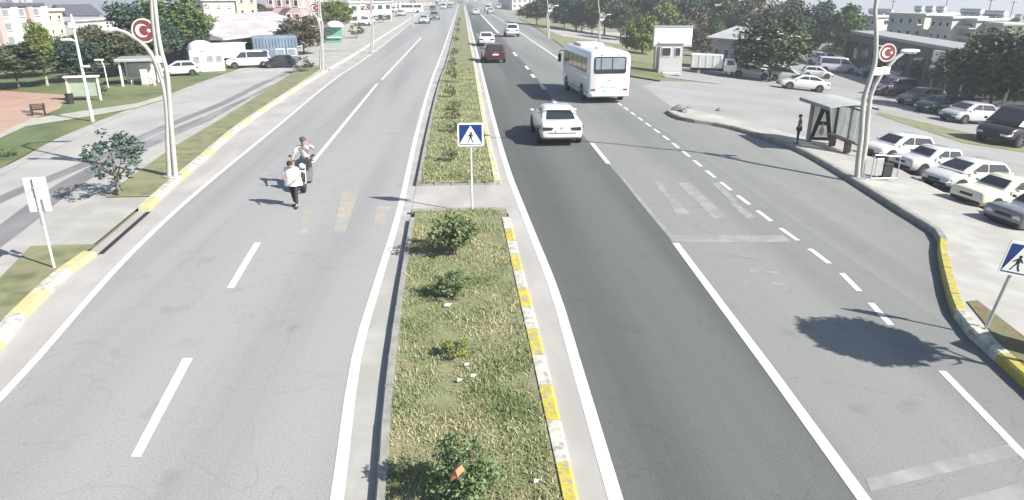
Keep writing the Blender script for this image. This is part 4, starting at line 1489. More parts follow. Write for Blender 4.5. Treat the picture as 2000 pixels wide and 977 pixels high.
# ------------------------------------------------------------------ bus shelter
def bus_shelter():
    far_l, far_r = G(1576, 277, KHR), G(1630, 284, KHR)
    near_r = G(1690, 310, KHR)
    ax = (near_r - far_r); ax.z = 0
    Ls = ax.length
    ax.normalize()
    hh = height_to(far_l, 194)
    rz = atan2(ax.y, ax.x)
    perp = Vector((-ax.y, ax.x, 0))             # to the right of the road?
    s = 1 if perp.x > 0 else -1
    t = thing('bus_shelter', 'grey metal bus shelter with glass walls and an advertisement panel at its far end', 'bus shelter', far_l, rz)
    D = abs((far_r - far_l).dot(perp))
    print('SHELTER', Ls, D, hh)
    Y = lambda q: s * q
    P_ = mat('shelter grey metal', (.2, .2, .2), .5, .12, 4)
    zs = lambda x, y: (H(far_l.x + ax.x * x + perp.x * y) - H(far_l.x))
    for x, y in ((0.05, Y(.0)), (.05, Y(D)), (Ls, Y(D)), (Ls * .5, Y(D))):
        part('post', MB().box((x, y, hh / 2 + zs(x, y) / 2 - .03), (.09, .09, hh - zs(x, y) + .0)), P_, t)
    rf = MB()
    n = 8
    rings = []
    for i in range(n + 1):
        q = i / n
        yy = -.6 + (D + .8) * q
        rings.append([(.06, Y(yy), hh + .05 + .12 * sin(pi * q)), (Ls + .25, Y(yy), hh + .05 + .12 * sin(pi * q)), (Ls + .25, Y(yy), hh + .1 + .12 * sin(pi * q)), (.06, Y(yy), hh + .1 + .12 * sin(pi * q))])
    rf.loft(rings)
    r_ = part('roof', rf, mat('shelter roof sheet', (.4, .41, .39), .5, .1, 3), t, 30)
    part('roof_edge', MB().rbox((Ls / 2 + .15, Y(-.62), hh + .03), (Ls + .18, .07, .14), .02).rbox((Ls / 2 + .15, Y(D + .22), hh + .03), (Ls + .18, .07, .14), .02), P_, r_)
    for i in range(4):
        part('roof_rib', MB().rbox((Ls * (i + .5) / 4, Y(D / 2), hh + .06), (.06, D + .3, .09), .02), P_, r_)
    for i in range(3):
        x0 = Ls * i / 3 + .08
        part('glass_pane', MB().box((x0 + Ls / 6 - .03, Y(D), hh * .52), (Ls / 3 - .1, .02, hh * .72)), M_SHGLASS, t)
    part('rail', MB().box((Ls / 2, Y(D), .3), (Ls, .05, .06)).box((Ls / 2, Y(D), hh * .9), (Ls, .05, .06)), P_, t)
    part('bench', MB().rbox((Ls * .55, Y(D - .4), .45), (Ls * .7, .36, .05), .02).box((Ls * .3, Y(D - .4), .2), (.06, .3, .48)).box((Ls * .8, Y(D - .4), .2), (.06, .3, .48)), mat('bench slats', (.12, .1, .08), .7, .2, 6), t)
    return t, far_l


bus_shelter()
# advertisement panel: stands across the end of the shelter facing the traffic
pa, pb = G(1574, 276, KHR), G(1628, 283, KHR)
v = pb - pa; v.z = 0
pw = v.length
hh = height_to(pa, 196)
t = thing('advertising_panel', 'upright advertisement panel with a big black letter A at the end of the bus shelter', 'advert panel', pa, atan2(v.y, v.x))
fr = mat('panel frame', (.05, .045, .045), .5, .1, 5)
m = MB()
zb = .14
for c, s_ in (((pw / 2, 0, zb), (pw, .16, .13)), ((pw / 2, 0, hh - .06), (pw, .16, .13)), ((.07, 0, (hh + zb) / 2), (.14, .16, hh - zb - .13)), ((pw - .05, 0, (hh + zb) / 2), (.1, .16, hh - zb - .13))):
    m.box(c, s_)
part('frame', m, fr, t)
for x in (.15, pw - .15): part('foot', MB().box((x, 0, zb / 2 - .08), (.08, .1, zb + .1)), fr, t)
pst = part('poster', MB().box((pw / 2, 0, (hh + zb) / 2), (pw - .2, .06, hh - zb - .2)), mat('poster paper', (.8, .8, .78), .5, .05, 3), t)
A = MB()
zt, z0, cx, y = hh - .12, zb + .07, pw / 2, -.03
hwA = pw / 2 - .14
A.prism([(cx - hwA, y, z0), (cx - hwA + .17, y, z0 + .02), (cx + .0, y, zt - .4), (cx + .12, y, zt), (cx - .12, y, zt)], (0, -.006, 0))
A.prism([(cx + hwA, y - .001, z0), (cx + hwA - .17, y - .001, z0 + .02), (cx + .05, y - .001, zt - .4), (cx - .12, y - .001, zt), (cx + .14, y - .001, zt)], (0, -.006, 0))
A.prism([(cx - hwA * .6, y - .002, z0 + (zt - z0) * .36), (cx + hwA * .6, y - .002, z0 + (zt - z0) * .36), (cx + hwA * .5, y - .002, z0 + (zt - z0) * .47), (cx - hwA * .5, y - .002, z0 + (zt - z0) * .47)], (0, -.006, 0))
part('letter', A, M_BLACK, pst)
g = MB().ball((cx, -.034, z0 + .28), (.1, .012, .2), 10, 6).ball((cx + .02, -.036, z0 + .56), (.06, .012, .08), 8, 6)
part('printed_figure', g, mat('printed grey', (.3, .28, .26), .5, .1, 5), pst)

# litter bin and its white stand
b = G(1700, 352, KHR); e = G(1738, 352, KHR)
k = depth(b) / FPX
v = e - b
t = thing('bin_stand', 'white tubular stand on the pavement beside the right lamp post', 'stand', b, 0)
wd = v.length
part('frame', MB().tube([(0, 0, 0), (0, 0, 46 * k), (.02, 0, 50 * k), (wd, 0, 46 * k), (wd, 0, 0)], .022, 6).tube([(0, 0, .06), (wd, 0, .06)], .02, 6), M_STEEL, t)
part('board', MB().rbox((wd * .25, 0, 26 * k), (wd * .28, .03, 34 * k), .01), M_STEEL, t)
t = thing('litter_bin', 'dark green box litter bin beside the white stand by the right lamp post', 'litter bin', G(1727, 349, KHR), 0)
part('box', MB().box((0, 0, 15 * k), (17 * k, .3, 26 * k), top=(1.08, 1.08)), mat('bin green', (.03, .045, .04), .6, .15, 5), t)
part('lid', MB().rbox((0, 0, 30 * k), (19 * k, .34, .05), .015), M_DARK, t)
part('stand', MB().tube([(0, .16, 0), (0, .16, 30 * k)], .03, 8), M_STEEL, t)
# rocks at the tip of the kerb
ROCK = mat('grey stone', (.2, .19, .18), .95, .3, 5, bump=.6, bscale=12)
for i, (px, py, sz, lab) in enumerate(((1326, 219, .42, 'largest grey stone lying at the tip of the right kerb'), (1335, 222, .3, 'smaller grey stone leaning on the largest one at the kerb tip'), (1345, 214, .2, 'smallest stone behind the pair at the kerb tip'), (1405, 217, .22, 'lone stone on the empty paving between kerb tip and shelter'))):
    m = MB()
    m.ball((0, 0, sz * .35), (sz, sz * .8, sz * .55), 9, 6)
    rnd = random.Random(i)
    m.v = [(x * rnd.uniform(.8, 1.15), y_ * rnd.uniform(.8, 1.15), max(z * rnd.uniform(.85, 1.15), -.02)) for x, y_, z in m.v]
    o = part('stone', m, ROCK, None, 30)
    o.location = G(px, py, .1 if i < 3 else .0)
    o.rotation_euler = (0, 0, i * 1.3)
    tag(o, lab, 'stone')

# ================================================================== MEDIAN PLANTING
def bed_grass():
    rnd = random.Random(3)
    verts, faces, mi = [], [], []
    for (la, lb, n, ymax) in ((b1l, b1r, 34000, 99), (b2l, b2r, 11000, 60)):
        ylo, yhi = la[0].y, min(la[-1].y, ymax)

        def xat(l, y):
            for a, b in zip(l, l[1:]):
                if a.y <= y <= b.y: return a.x + (b.x - a.x) * (y - a.y) / max(b.y - a.y, 1e-6)
            return l[0].x
        k = 0
        while k < n:
            u = rnd.random()
            y = ylo * (yhi / ylo) ** u if la is b1l else ylo + (yhi - ylo) * u ** 1.6
            x0, x1 = xat(la, y) + .03, xat(lb, y) - .03
            x = rnd.uniform(x0, x1)
            q = mnoise.noise((x * 1.3, y * 1.3, 0)) + .5 * mnoise.noise((x * 4, y * 4, 3))
            if q < rnd.uniform(-.6, .5): continue
            hgt = rnd.uniform(.03, .075) * (1 + .7 * max(q, 0)) * (1 if la is b1l else 1.5)
            w_ = rnd.uniform(.006, .013) * (1 if la is b1l else 2)
            a = rnd.uniform(0, 6.283)
            lx, ly = rnd.gauss(0, .5) * hgt, rnd.gauss(0, .5) * hgt
            c, s = cos(a) * w_, sin(a) * w_
            i = len(verts)
            z = KH - .025
            verts += [(x - c, y - s, z), (x + c, y + s, z), (x + lx, y + ly, z + hgt)]
            faces.append((i, i + 1, i + 2))
            g = mnoise.noise((x * .9, y * .9, 7)) + rnd.gauss(0, .35)
            mi.append(0 if g > .15 else (1 if g > -.35 else 2))
            k += 1
    me = bpy.data.meshes.new('grass')
    me.from_pydata(verts, [], faces)
    for m in (mat('grass green', (.16, .22, .085), .8, .2, 6), mat('grass olive', (.3, .315, .16), .8, .2, 6), mat('grass dry', (.42, .39, .24), .85, .2, 6)): me.materials.append(m)
    me.polygons.foreach_set('material_index', mi)
    o = link('grass', me)
    o['kind'] = 'stuff'


bed_grass()
GM = 'bushes planted along the median'
shrub(884, 497, 88, 84, 'leafy dark rose bush at the near edge of the median crossing', L_BUSH, GM, 'bush', 64, 28, .1, sh_dome, 0)
shrub(882, 580, 78, 62, 'rounded clipped green bush below the rose bush on the median', L_HEDGE, GM, 'bush', 60, 30, .075, sh_round, 1)
shrub(890, 694, 66, 34, 'low yellowish plant in the middle of the near median', L_YEL, GM, 'bush', 20, 20, .13, sh_dome, 2)
shrub(905, 985, 130, 150, 'large loose bush nearest the camera on the median', L_HEDGE, GM, 'bush', 90, 30, .075, sh_dome, 3)
for i, (x, y, w_, h_, lab) in enumerate(((880, 314, 44, 44, 'sparse bush left of the median crossing sign'), (884, 258, 46, 30, 'broad low bush behind the median crossing sign'),
                                         (886, 232, 42, 30, 'second bush behind the median crossing sign'), (884, 215, 40, 28, 'third bush behind the median crossing sign'),
                                         (880, 190, 32, 40, 'upright bush on the median level with the white bus'), (883, 160, 30, 44, 'tall narrow bush on the median left of the bus shadow'),
                                         (884, 134, 24, 34, 'narrow bush on the median left of the dark red car'), (886, 108, 24, 22, 'dark low bush on the median left of the white saloon'),
                                         (890, 80, 20, 16, 'small bush on the far median below the vanishing road'), (893, 64, 15, 15, 'smaller bush on the far median'),
                                         (894, 52, 12, 13, 'tiny bush on the far median, second from the end'), (896, 42, 10, 12, 'tiniest bush at the far end of the median'))):
    shrub(x, y, w_ * .8, h_ * .62, lab, L_BUSH if i % 3 else L_HEDGE, GM, 'bush', 20, 18, .14, sh_dome if i % 2 else sh_round, i)
for px, py, s_, lab in ((875, 597, .12, 'white scrap of paper below the clipped median bush'), (912, 713, .07, 'upper white scrap of the three in the median grass'), (925, 735, .08, 'right white scrap of the three in the median grass'),
                        (898, 744, .07, 'left white scrap of the three in the median grass'), (1048, 941, .06, 'white scrap beside the near yellow kerb stone')):
    m = MB()
    s_ *= .62
    m.prism([(-s_, -s_ * .5, .0), (s_ * .3, -s_ * .7, .01), (s_, .1 * s_, .03), (s_ * .2, s_ * .6, .012), (-s_ * .6, s_ * .5, .025)], (0, 0, .012))
    o = part('paper_scrap', m, M_SIGNW, None)
    o.location = G(px, py, KH + .02)
    tag(o, lab, 'litter', 'paper scraps in the median grass')
m = MB()
m.loft([[(-.16, -.05, .0), (-.1, .06, .02), (-.06, -.02, .05)], [(-.02, -.1, .06), (.02, .07, .09), (0, -.02, .14)], [(.14, -.03, .05), (.16, .1, .06), (.13, .03, .13)]])
o = part('torn_card', m, mat('orange card', (.5, .19, .1), .8, .15, 8), None)
o.location = G(893, 928, KH + .72)
o.rotation_euler = (.1, -.3, .4); o.scale = (.65,) * 3
tag(o, 'orange torn piece of card caught in the nearest median bush', 'litter')

# ================================================================== TREES
def T(px, py, top, w_, lab, shape='round', lm=L_GREEN, trunk=.3, bark=None, group=None, y=None): return tree(px, py, top, w_, lab, shape, lm, bark, trunk, group, y=y)


# left
T(235, 389, 258, 118, 'young dark sapling with a wide open crown on the left pavement', 'loose', L_BLUEG, .3)
T(37, 172, 92, 150, 'broad dark tree at the left edge beside the red earth court', 'dome', L_DARK, .28)
T(-60, 190, 80, 150, 'dark tree cut by the left edge of the view', 'dome', L_DARK, .28)
T(93, 168, 42, 66, 'tall sparse yellow green tree with pale twin trunk', 'column', L_YEL, .4, M_BARKP)
T(152, 160, 78, 92, 'blue green tree right of the tall sparse tree', 'round', L_BLUEG, .22)
T(222, 150, 56, 112, 'olive green tree behind the slim park lamp', 'dome', L_OLIVE, .25)
T(262, 140, 0, 110, 'high dark tree behind the red crescent emblem of the left lamp', 'column', L_BLUEG, .2)
T(60, 150, 84, 120, 'dark wide tree behind the pale trunks at the left edge', 'dome', L_DARK, .18)
T(242, 150, 66, 96, 'dark tree between the olive tree and the park shelter', 'dome', L_DARK, .18)
T(180, 140, 66, 90, 'dark tree filling the gap behind the blue green tree', 'dome', L_DARK, .2)
T(318, 138, 40, 80, 'dark tree directly behind the left twin stem lamp', 'dome', L_BLUEG, .2)
T(376, 128, 48, 70, 'dark green tree below the big bright tree', 'dome', L_DARK, .2)
T(122, 128, 70, 80, 'mid green tree behind the tall sparse tree', 'dome', L_GREEN, .2)
T(290, 144, 62, 96, 'dark low tree behind the park shelter', 'dome', L_DARK, .25)
T(345, 128, -4, 140, 'big bright green tree right of the left lamp', 'round', L_GREEN, .22)
T(398, 112, 30, 84, 'yellow green tree in front of the white roofed hall', 'round', L_YEL, .25)
T(432, 96, 62, 56, 'small dark tree at the left end of the white roofed hall', 'dome', L_DARK, .25)
T(594, 106, 34, 92, 'round brown green tree at the right end of the white roofed hall', 'round', L_OLIVE, .22)
T(655, 64, 2, 74, 'yellow green tree behind the second left lamp', 'round', L_YEL, .25)
T(514, 62, 10, 56, 'small olive tree showing over the hall roof', 'dome', L_OLIVE, .3)
for i, (x, y, tp, w_) in enumerate(((-150, 150, 60, 150), (190, 120, 52, 70), (320, 110, 15, 80))):
    T(x, y, tp, w_, ('dark thicket tree cut by the left edge behind the broad dark tree', 'small thicket tree between the blue green and olive trees', 'thicket tree between the low shelter tree and the big bright tree')[i], 'dome', L_DARK, .2, group='thicket behind the left park')
GB = 'shrubs by the left service road'
shrub(590, 140, 44, 26, 'dark shrub on the island left of the second lamp', L_DARK, GB, dz=.1)
shrub(744, 44, 36, 14, 'dark shrub by the pavement in front of the white hotel', L_DARK, GB, dz=.02)
shrub(696, 74, 30, 26, 'dark shrub beside the green kiosk', L_DARK, GB, dz=.02)
shrub(196, 186, 26, 20, 'small dark shrub on the lawn beside the slim park lamp', L_DARK, GB, dz=.02)
shrub(12, 305, 40, 14, 'low weeds at the lawn edge on the far left', L_BUSH, GB, dz=.02)
# right
for i, a in enumerate(((1048, 50, 6, 76, 'flat dark tree left of the first right lamp', 'dome', L_DARK), (1102, 56, 12, 60, 'small blue green tree right of the first right lamp', 'round', L_BLUEG),
          (1136, 62, 4, 66, 'green tree between the two far right lamps', 'round', L_GREEN), (1156, 66, 20, 40, 'narrow greyish tree beside the second far lamp', 'column', L_OLIVE),
          (1212, 80, 12, 84, 'wide dark tree behind the bus roof', 'dome', L_DARK), (1254, 106, 28, 78, 'yellow green weeping willow left of the white billboard', 'weep', L_YEL),
          (1300, 88, 10, 90, 'yellow green willow behind the white billboard', 'weep', L_YEL), (1345, 92, 14, 84, 'olive tree right of the billboard', 'weep', L_OLIVE),
          (1374, 112, 66, 76, 'dense dark clipped tree behind the white truck', 'cone', L_OLIVE), (1422, 66, 12, 86, 'dark tree behind the small white house', 'round', L_DARK),
          (1462, 122, 62, 78, 'blue green tree left of the big dark tree', 'round', L_BLUEG), (1503, 158, 40, 140, 'big dark tree with a black trunk in the car park', 'round', L_DARK),
          (1552, 118, 34, 100, 'bright green tree right of the big dark tree', 'round', L_GREEN), (1592, 96, 26, 92, 'dark tree left of the long low building', 'dome', L_DARK),
          (1642, 84, 30, 80, 'olive tree in front of the far flats', 'round', L_OLIVE), (1648, 116, 84, 76, 'low olive bushy tree behind the lilac van', 'dome', L_OLIVE),
          (1718, 88, 44, 50, 'small green tree behind the right lamp', 'round', L_GREEN), (1806, 170, 118, 60, 'dark green low tree behind the parked plum car', 'dome', L_DARK),
          (1868, 200, 100, 112, 'dark tree behind the parked silver car', 'dome', L_DARK), (1930, 226, 62, 170, 'dense dark tree above the black minibus', 'round', L_DARK),
          (2016, 240, 50, 170, 'dark tree cut by the right edge of the view', 'round', L_DARK), (1962, 160, 58, 84, 'yellowish tree top rising behind the dense dark tree', 'round', L_OLIVE),
          (1398, 104, 40, 50, 'slim green tree beside the small white house', 'column', L_GREEN))):
    T(*a[:5], a[5], a[6], .2 if a[6] is not L_YEL else .15)
for i, (x, yy, tp, w_) in enumerate(((1070, 150, -14, 70), (1125, 140, -16, 80), (1180, 135, -22, 84), (1235, 130, -18, 84), (1290, 128, -20, 90), (1350, 122, -16, 90), (1405, 120, -10, 90), (1465, 112, -6, 96), (1530, 105, 0, 96), (1590, 100, 6, 90), (1645, 95, 14, 70))):
    T(x, 0, tp, w_, 'tall tree closing the view ' + ('left of the first right street lamp', 'between the two far right street lamps', 'directly behind the second far right street lamp', 'above the front of the willow', 'directly above the billboard, left one', 'above the right end of the billboard', 'above the white box truck', 'above the blue green tree', 'above the big dark tree', 'above the pale lilac van', 'left of the pale flats')[i], 'dome', (L_DARK, L_BLUEG, L_GREEN, L_OLIVE)[i % 4], .15, group='tall tree row behind the car park', y=yy)

# the street tree right of the frame, whose shadow lies on the lay-by
sc_ = G(1690, 664)
zc = 3.1
bt = sc_ - SHADOW * (zc / tan(SUN_ELEV))
t = thing('tree', 'small round street tree by the right kerb, its shadow on the lay-by', 'tree', (bt.x, bt.y, H(bt.x) + KHR))
zc -= H(bt.x) + KHR
part('trunk', trunk_mb(2.2, .06, 1.4, 1.0, 5), M_BARK, t, 60)
c = part('crown', leaf_mesh('crown', L_GREEN, 5, 150, 60, .12, sh_round, 0, .36), None, t)
c.location = (0, 0, zc); c.scale = (.7, .7, .55)

# ================================================================== BUILDINGS
def building(name, label, pa, ya, pb, yb, top, deep, floors, cols, wall_m, roof_m, win=(.45, .5), roof='flat', cat='building', side_cols=2, balcony=None, pil=None, winm=None, frm=None):
    """A block whose front runs from column pa at distance ya to column pb at distance yb."""
    A, B = ground_col(pa, ya), ground_col(pb, yb)
    z0 = min(A.z, B.z) - .3
    A.z = B.z = z0
    v = B - A
    Wd = v.length
    hh = (height_to(A, top) + height_to(B, top)) / 2 if not isinstance(top, tuple) else (height_to(A, top[0]) + height_to(B, top[1])) / 2
    t = thing(name, label, cat, A, atan2(v.y, v.x))
    part('wall', MB().box((Wd / 2, deep / 2, hh / 2), (Wd, deep, hh)), wall_m, t)
    if roof == 'flat':
        part('roof', MB().rbox((Wd / 2, deep / 2, hh + .15), (Wd + .6, deep + .6, .35), .06), roof_m, t)
    else:
        rh = roof
        part('roof', MB().loft([[(-.5, -.6, hh), (-.5, deep + .5, hh), (-.5, deep + .5, hh + .15), (-.5, deep / 2, hh + rh), (-.5, -.6, hh + .15)], [(Wd + .5, -.6, hh), (Wd + .5, deep + .5, hh), (Wd + .5, deep + .5, hh + .15), (Wd + .5, deep / 2, hh + rh), (Wd + .5, -.6, hh + .15)]]), roof_m, t)
    if roof == 'flat' and floors > 1:
        for i in range(3):
            x_ = Wd * (.2 + .3 * i)
            part('water_tank', MB().cyl((x_, deep * .4, hh + .95), .4, 1.3, 10, 'x').box((x_, deep * .4, hh + .45), (.9, .5, .3)), M_STEEL, t, 40)
        part('aerial', MB().tube([(Wd * .62, deep * .6, hh), (Wd * .62, deep * .6, hh + 2.6)], .05, 5).box((Wd * .62, deep * .6, hh + 2.4), (1.1, .05, .05)), M_DARK, t)
    fh = hh / floors
    ww, wh = Wd / cols * win[0], fh * win[1]
    fm = cached(('winframe', round(ww, 2), round(wh, 2), (frm or M_SIGNW).name), lambda: MB().box((0, 0, wh / 2 - .03), (ww + .12, .1, .07)).box((0, 0, -wh / 2 + .03), (ww + .2, .16, .07)).box((-ww / 2, 0, 0), (.07, .1, wh - .14)).box((ww / 2, 0, 0), (.07, .1, wh - .14)).mesh('window', frm or M_SIGNW))
    gm = cached(('winpane', round(ww, 2), round(wh, 2), (winm or M_GLASS).name), lambda: MB().box((0, 0, 0), (ww - .02, .04, wh - .1)).mesh('pane', winm or M_GLASS))
    for f in range(floors):
        for c in range(cols):
            x, z = Wd * (c + .5) / cols, fh * (f + .55)
            w_ = part('window', fm, None, t, None, (x, -.05, z))
            part('pane', gm, None, w_, None, (0, .02, 0))
            if balcony and c % balcony == 0 and f > 0:
                part('balcony', MB().box((x, -.55, z - wh * .62), (ww * 1.7, 1.1, .14)).box((x, -1.07, z - wh * .35), (ww * 1.7, .06, wh * .5)), wall_m, t)
    for f in range(floors):
        for c in range(side_cols):
            for xx, sg in ((0, -1), (Wd, 1)):
                o = part('window', fm, None, t, None, (xx + sg * .05, deep * (c + .5) / side_cols, fh * (f + .55)))
                o.rotation_euler = (0, 0, pi / 2)
                part('pane', gm, None, o)
    if pil:
        for c in range(cols + 1):
            part('pilaster', MB().box((Wd * c / cols, -.22, hh / 2), (Wd / cols * pil, .42, hh - .1)), (M_SIGNW, WALL_PINK)[c % 2], t)
    return t, Wd, hh


WALL_W = mat('white render', (.47, .46, .455), .85, .06, .5, second=(.41, .4, .385), mix_scale=.3)
WALL_CREAM = mat('cream render', (.45, .44, .35), .85, .06, .5)
WALL_PINK = mat('pink render', (.44, .33, .32), .85, .06, .5)
WALL_GREY = mat('grey render', (.42, .43, .42), .85, .08, .5)
WALL_PALEG = mat('pale green render', (.46, .5, .44), .85, .06, .5)
ROOF_DARK = mat('dark roof', (.09, .09, .11), .8, .15, 1)
ROOF_PALE = mat('pale sheet roof', (.38, .35, .355), .6, .08, .6, (1, 4, 1), second=(.46, .44, .45), mix_scale=.3)
ROOF_TILE = mat('roof tile', (.3, .18, .14), .85, .15, 1.5)
ROOF_GREY = mat('grey roof', (.3, .3, .3), .8, .1, 1)

building('apartment_building', 'white and pink banded apartment block with a dark roof edge at the left edge', -90, 74, 100, 88, 14, 12, 4, 6, WALL_W, ROOF_DARK, (.5, .62), pil=.34, winm=M_GLASS2)
building('apartment_building', 'plain cream block attached right of the banded apartment block', 102, 92, 136, 95, 22, 10, 3, 2, WALL_CREAM, WALL_CREAM, (.3, .35))
building('hall', 'long low white building behind the park trees', 150, 118, 246, 132, 40, 12, 1, 7, WALL_W, ROOF_PALE, (.4, .4))
building('house', 'dark roofed house behind the long low white building', 140, 150, 200, 154, 30, 10, 2, 4, WALL_GREY, ROOF_DARK, (.4, .45), roof=2.0)
building('block', 'tall white windowless block left of the pink house', 405, 112, 466, 114, 2, 12, 3, 3, WALL_W, WALL_W, (.18, .2))
building('block', 'cream block right of the tall white block', 469, 116, 508, 118, -6, 10, 4, 2, WALL_CREAM, WALL_CREAM, (.3, .35))
building('house', 'pink house with open balconies behind the white roofed hall', 528, 108, 592, 108, -6, 10, 3, 4, WALL_PINK, ROOF_TILE, (.5, .5), balcony=2)
building('hall', 'low market hall with a wide pinkish white sheet roof', 436, 66, 618, 84, (78, 58), 11, 1, 6, mat('dark hall wall', (.2, .2, .22), .8, .15, 1), ROOF_PALE, (.6, .5), roof=1.9)
building('hotel', 'white building with a big arched dark window front left of the road', 684, 150, 766, 165, 6, 14, 2, 5, WALL_W, WALL_W, (.6, .5))
for a in ((606, 640, 190, -8, WALL_W, 'small white building top behind the second left lamp'), (766, 800, 260, 2, WALL_GREY, 'grey far building left of the vanishing road'), (812, 850, 330, 2, WALL_PINK, 'pinkish far building beside the vanishing road'),
          (856, 886, 400, 4, WALL_W, 'white far building closing the left carriageway'), (1000, 1040, 300, -2, WALL_W, 'white far building right of the vanishing road'), (905, 960, 430, 4, WALL_GREY, 'grey far block closing the right carriageway')):
    building('building', a[5], a[0], a[2], a[1], a[2] + 4, a[3], 12, 3, 4, a[4], ROOF_GREY, (.45, .45))
# right
building('house', 'small white house with two dark windows behind the white truck', 1388, 74, 1446, 70, 78, 7, 1, 3, WALL_W, WALL_W, (.4, .4), roof=1.2)
building('hall', 'long low building with a pale overhanging roof behind the car park', 1655, 92, 1915, 56, (66, 112), 3.5, 1, 9, mat('dark shop wall', (.12, .1, .11), .8, .2, 1), ROOF_GREY, (.7, .5), frm=ROOF_DARK)
building('apartment_building', 'pale flats left of the right lamp', 1650, 120, 1700, 116, 34, 12, 4, 4, WALL_W, WALL_W, (.4, .45))
building('apartment_building', 'pale green flats just right of the right lamp', 1722, 112, 1790, 106, 30, 12, 4, 4, WALL_PALEG, WALL_PALEG, (.45, .45), balcony=3)
building('apartment_building', 'white flats with rows of dark square windows', 1802, 104, 1842, 100, 36, 12, 4, 3, WALL_W, WALL_W, (.5, .42))
building('apartment_building', 'grey flats with stacked balconies', 1844, 102, 1888, 98, 40, 12, 5, 2, WALL_GREY, WALL_W, (.6, .5), balcony=1)
building('apartment_building', 'grey green flats right of the stacked balconies', 1892, 100, 1940, 94, 48, 12, 4, 3, WALL_PALEG, WALL_PALEG, (.45, .45))
building('apartment_building', 'white flats half hidden by the dense dark tree', 1944, 110, 1985, 106, 56, 12, 4, 3, WALL_W, WALL_W, (.45, .45))

# white board on the front of the long low building
b = ground_col(1808, 62); e = ground_col(1872, 57)
z0 = height_to(b, 132) + b.z
z1 = height_to(b, 98) + b.z
v = e - b
t = thing('shop_board', 'long blank white board in front of the long low building', 'sign board', (b.x, b.y, min(b.z, e.z)), atan2(v.y, v.x))
L_ = hypot(v.x, v.y)
zz = min(b.z, e.z)
part('board', MB().rbox((L_ / 2, 0, (z0 + z1) / 2 - zz), (L_, .25, z1 - z0), .03), M_SIGNW, t)
for x in (.3, L_ / 2, L_ - .3): part('leg', MB().tube([(x, .1, -.2), (x, .1, z0 - zz + .2)], .07, 8), M_STEEL, t)
part('shelf', MB().rbox((L_ / 2 + .6, -.1, z0 - zz - .5), (L_, .5, .15), .03), M_SIGNW, t)

# ================================================================== KIOSKS AND PARK PIECES
def px_box(px, py): b = G(px, py, .02); return b, depth(b) / FPX


b, k = px_box(1308, 146)
t = thing('kiosk', 'white guard kiosk under a blank white billboard at the car park entrance', 'kiosk', b, radians(-6))
wk, hk = 44 * k, 58 * k
part('wall', MB().box((0, wk * .45, hk * .5), (wk, wk * .9, hk)), WALL_W, t)
part('base', MB().box((0, wk * .45, .2), (wk + .08, wk * .98, .4)), WALL_GREY, t)
for x, w_ in ((-wk * .22, wk * .36), (wk * .28, wk * .2)):
    wn_ = part('window', MB().box((x, -.02, hk * .74), (w_ + .1, .05, hk * .3)), M_SIGNW, t)
    part('pane', MB().box((x, -.05, hk * .74), (w_, .03, hk * .25)), M_GLASS, wn_)
part('door', MB().box((wk * .5 + .02, wk * .4, hk * .45), (.05, wk * .45, hk * .85)), WALL_GREY, t)
part('roof', MB().rbox((0, wk * .45, hk + .08), (wk + .3, wk * .9 + .3, .16), .04), M_SIGNW, t)
part('bench_step', MB().rbox((0, -.35, .12), (wk * .8, .5, .24), .04), WALL_GREY, t)
t2 = thing('billboard', 'large blank white billboard standing above the guard kiosk', 'billboard', b + Vector((0, wk * .2, 0)), radians(-6))
zt, zb_ = height_to(b, 53), height_to(b, 89)
part('face', MB().rbox((2 * k, -.2, (zt + zb_) / 2), (73 * k, .3, zt - zb_), .04), M_SIGNW, t2)
part('rim', MB().box((2 * k, -.2, zt + .06), (75 * k, .4, .1)).box((2 * k, -.2, zb_ - .06), (75 * k, .4, .1)), M_STEEL, t2)
for x in (-.36, .36): part('leg', MB().tube([(x * wk * 1.5, wk * .85, 0), (x * wk * 1.5, wk * .85, zb_), (x * wk * 1.5, -.05, zb_ + .5)], .07, 8), M_STEEL, t2)

b, k = px_box(272, 168)
t = thing('park_shelter', 'white park shelter with a thin flat roof and a white cabinet inside', 'shelter', b, radians(14))
wd, hh = 56 * k, 46 * k
for x in (-.5, .5):
    for y in (0, 2.0): part('post', MB().box((x * wd, y, hh / 2), (.12, .12, hh)), M_WPOST, t)
part('roof', MB().rbox((0, 1, hh + .1), (wd + .5, 2.6, .2), .04), M_STEEL, t)
part('back_panel', MB().box((0, 2.1, hh * .45), (wd * .96, .06, hh * .75)), mat('pale panel', (.5, .55, .5), .7, .06, 2), t)
part('seat', MB().rbox((0, 1.2, .42), (wd * .8, .5, .08), .02).box((-wd * .3, 1.2, .2), (.1, .4, .4)).box((wd * .3, 1.2, .2), (.1, .4, .4)), M_SIGNW, t)
cb = thing('cabinet', 'white upright cabinet standing in the park shelter', 'cabinet', b + Vector((.12 * wd, .5, 0)), radians(14))
part('case', MB().rbox((0, 0, 15 * k), (13 * k, .5, 30 * k), .03), M_SIGNW, cb)
part('door', MB().rbox((0, -.26, 15 * k), (11 * k, .03, 27 * k), .01), WALL_W, cb)
b, k = px_box(168, 197)
t = thing('notice_frame', 'pale green empty frame shelter on the lawn behind the slim lamp', 'shelter', b, radians(10))
wd, hh = 54 * k, 46 * k
for x in (-.5, .5): part('post', MB().box((x * wd, 0, hh / 2), (.1, .1, hh)), M_WPOST, t)
part('panel', MB().box((0, .06, hh * .55), (wd - .12, .04, hh * .72)), mat('pale green panel', (.3, .36, .28), .7, .1, 2), t)
part('top_rail', MB().rbox((0, 0, hh), (wd + .2, .5, .1), .02), M_WPOST, t)
b, k = px_box(138, 203)
t = thing('litter_bin', 'dark round litter bin between lawn and red earth', 'litter bin', b)
part('drum', MB().cyl((0, 0, 9 * k), 6.5 * k, 17 * k, 14, r2=7 * k), M_DARK, t, 30)
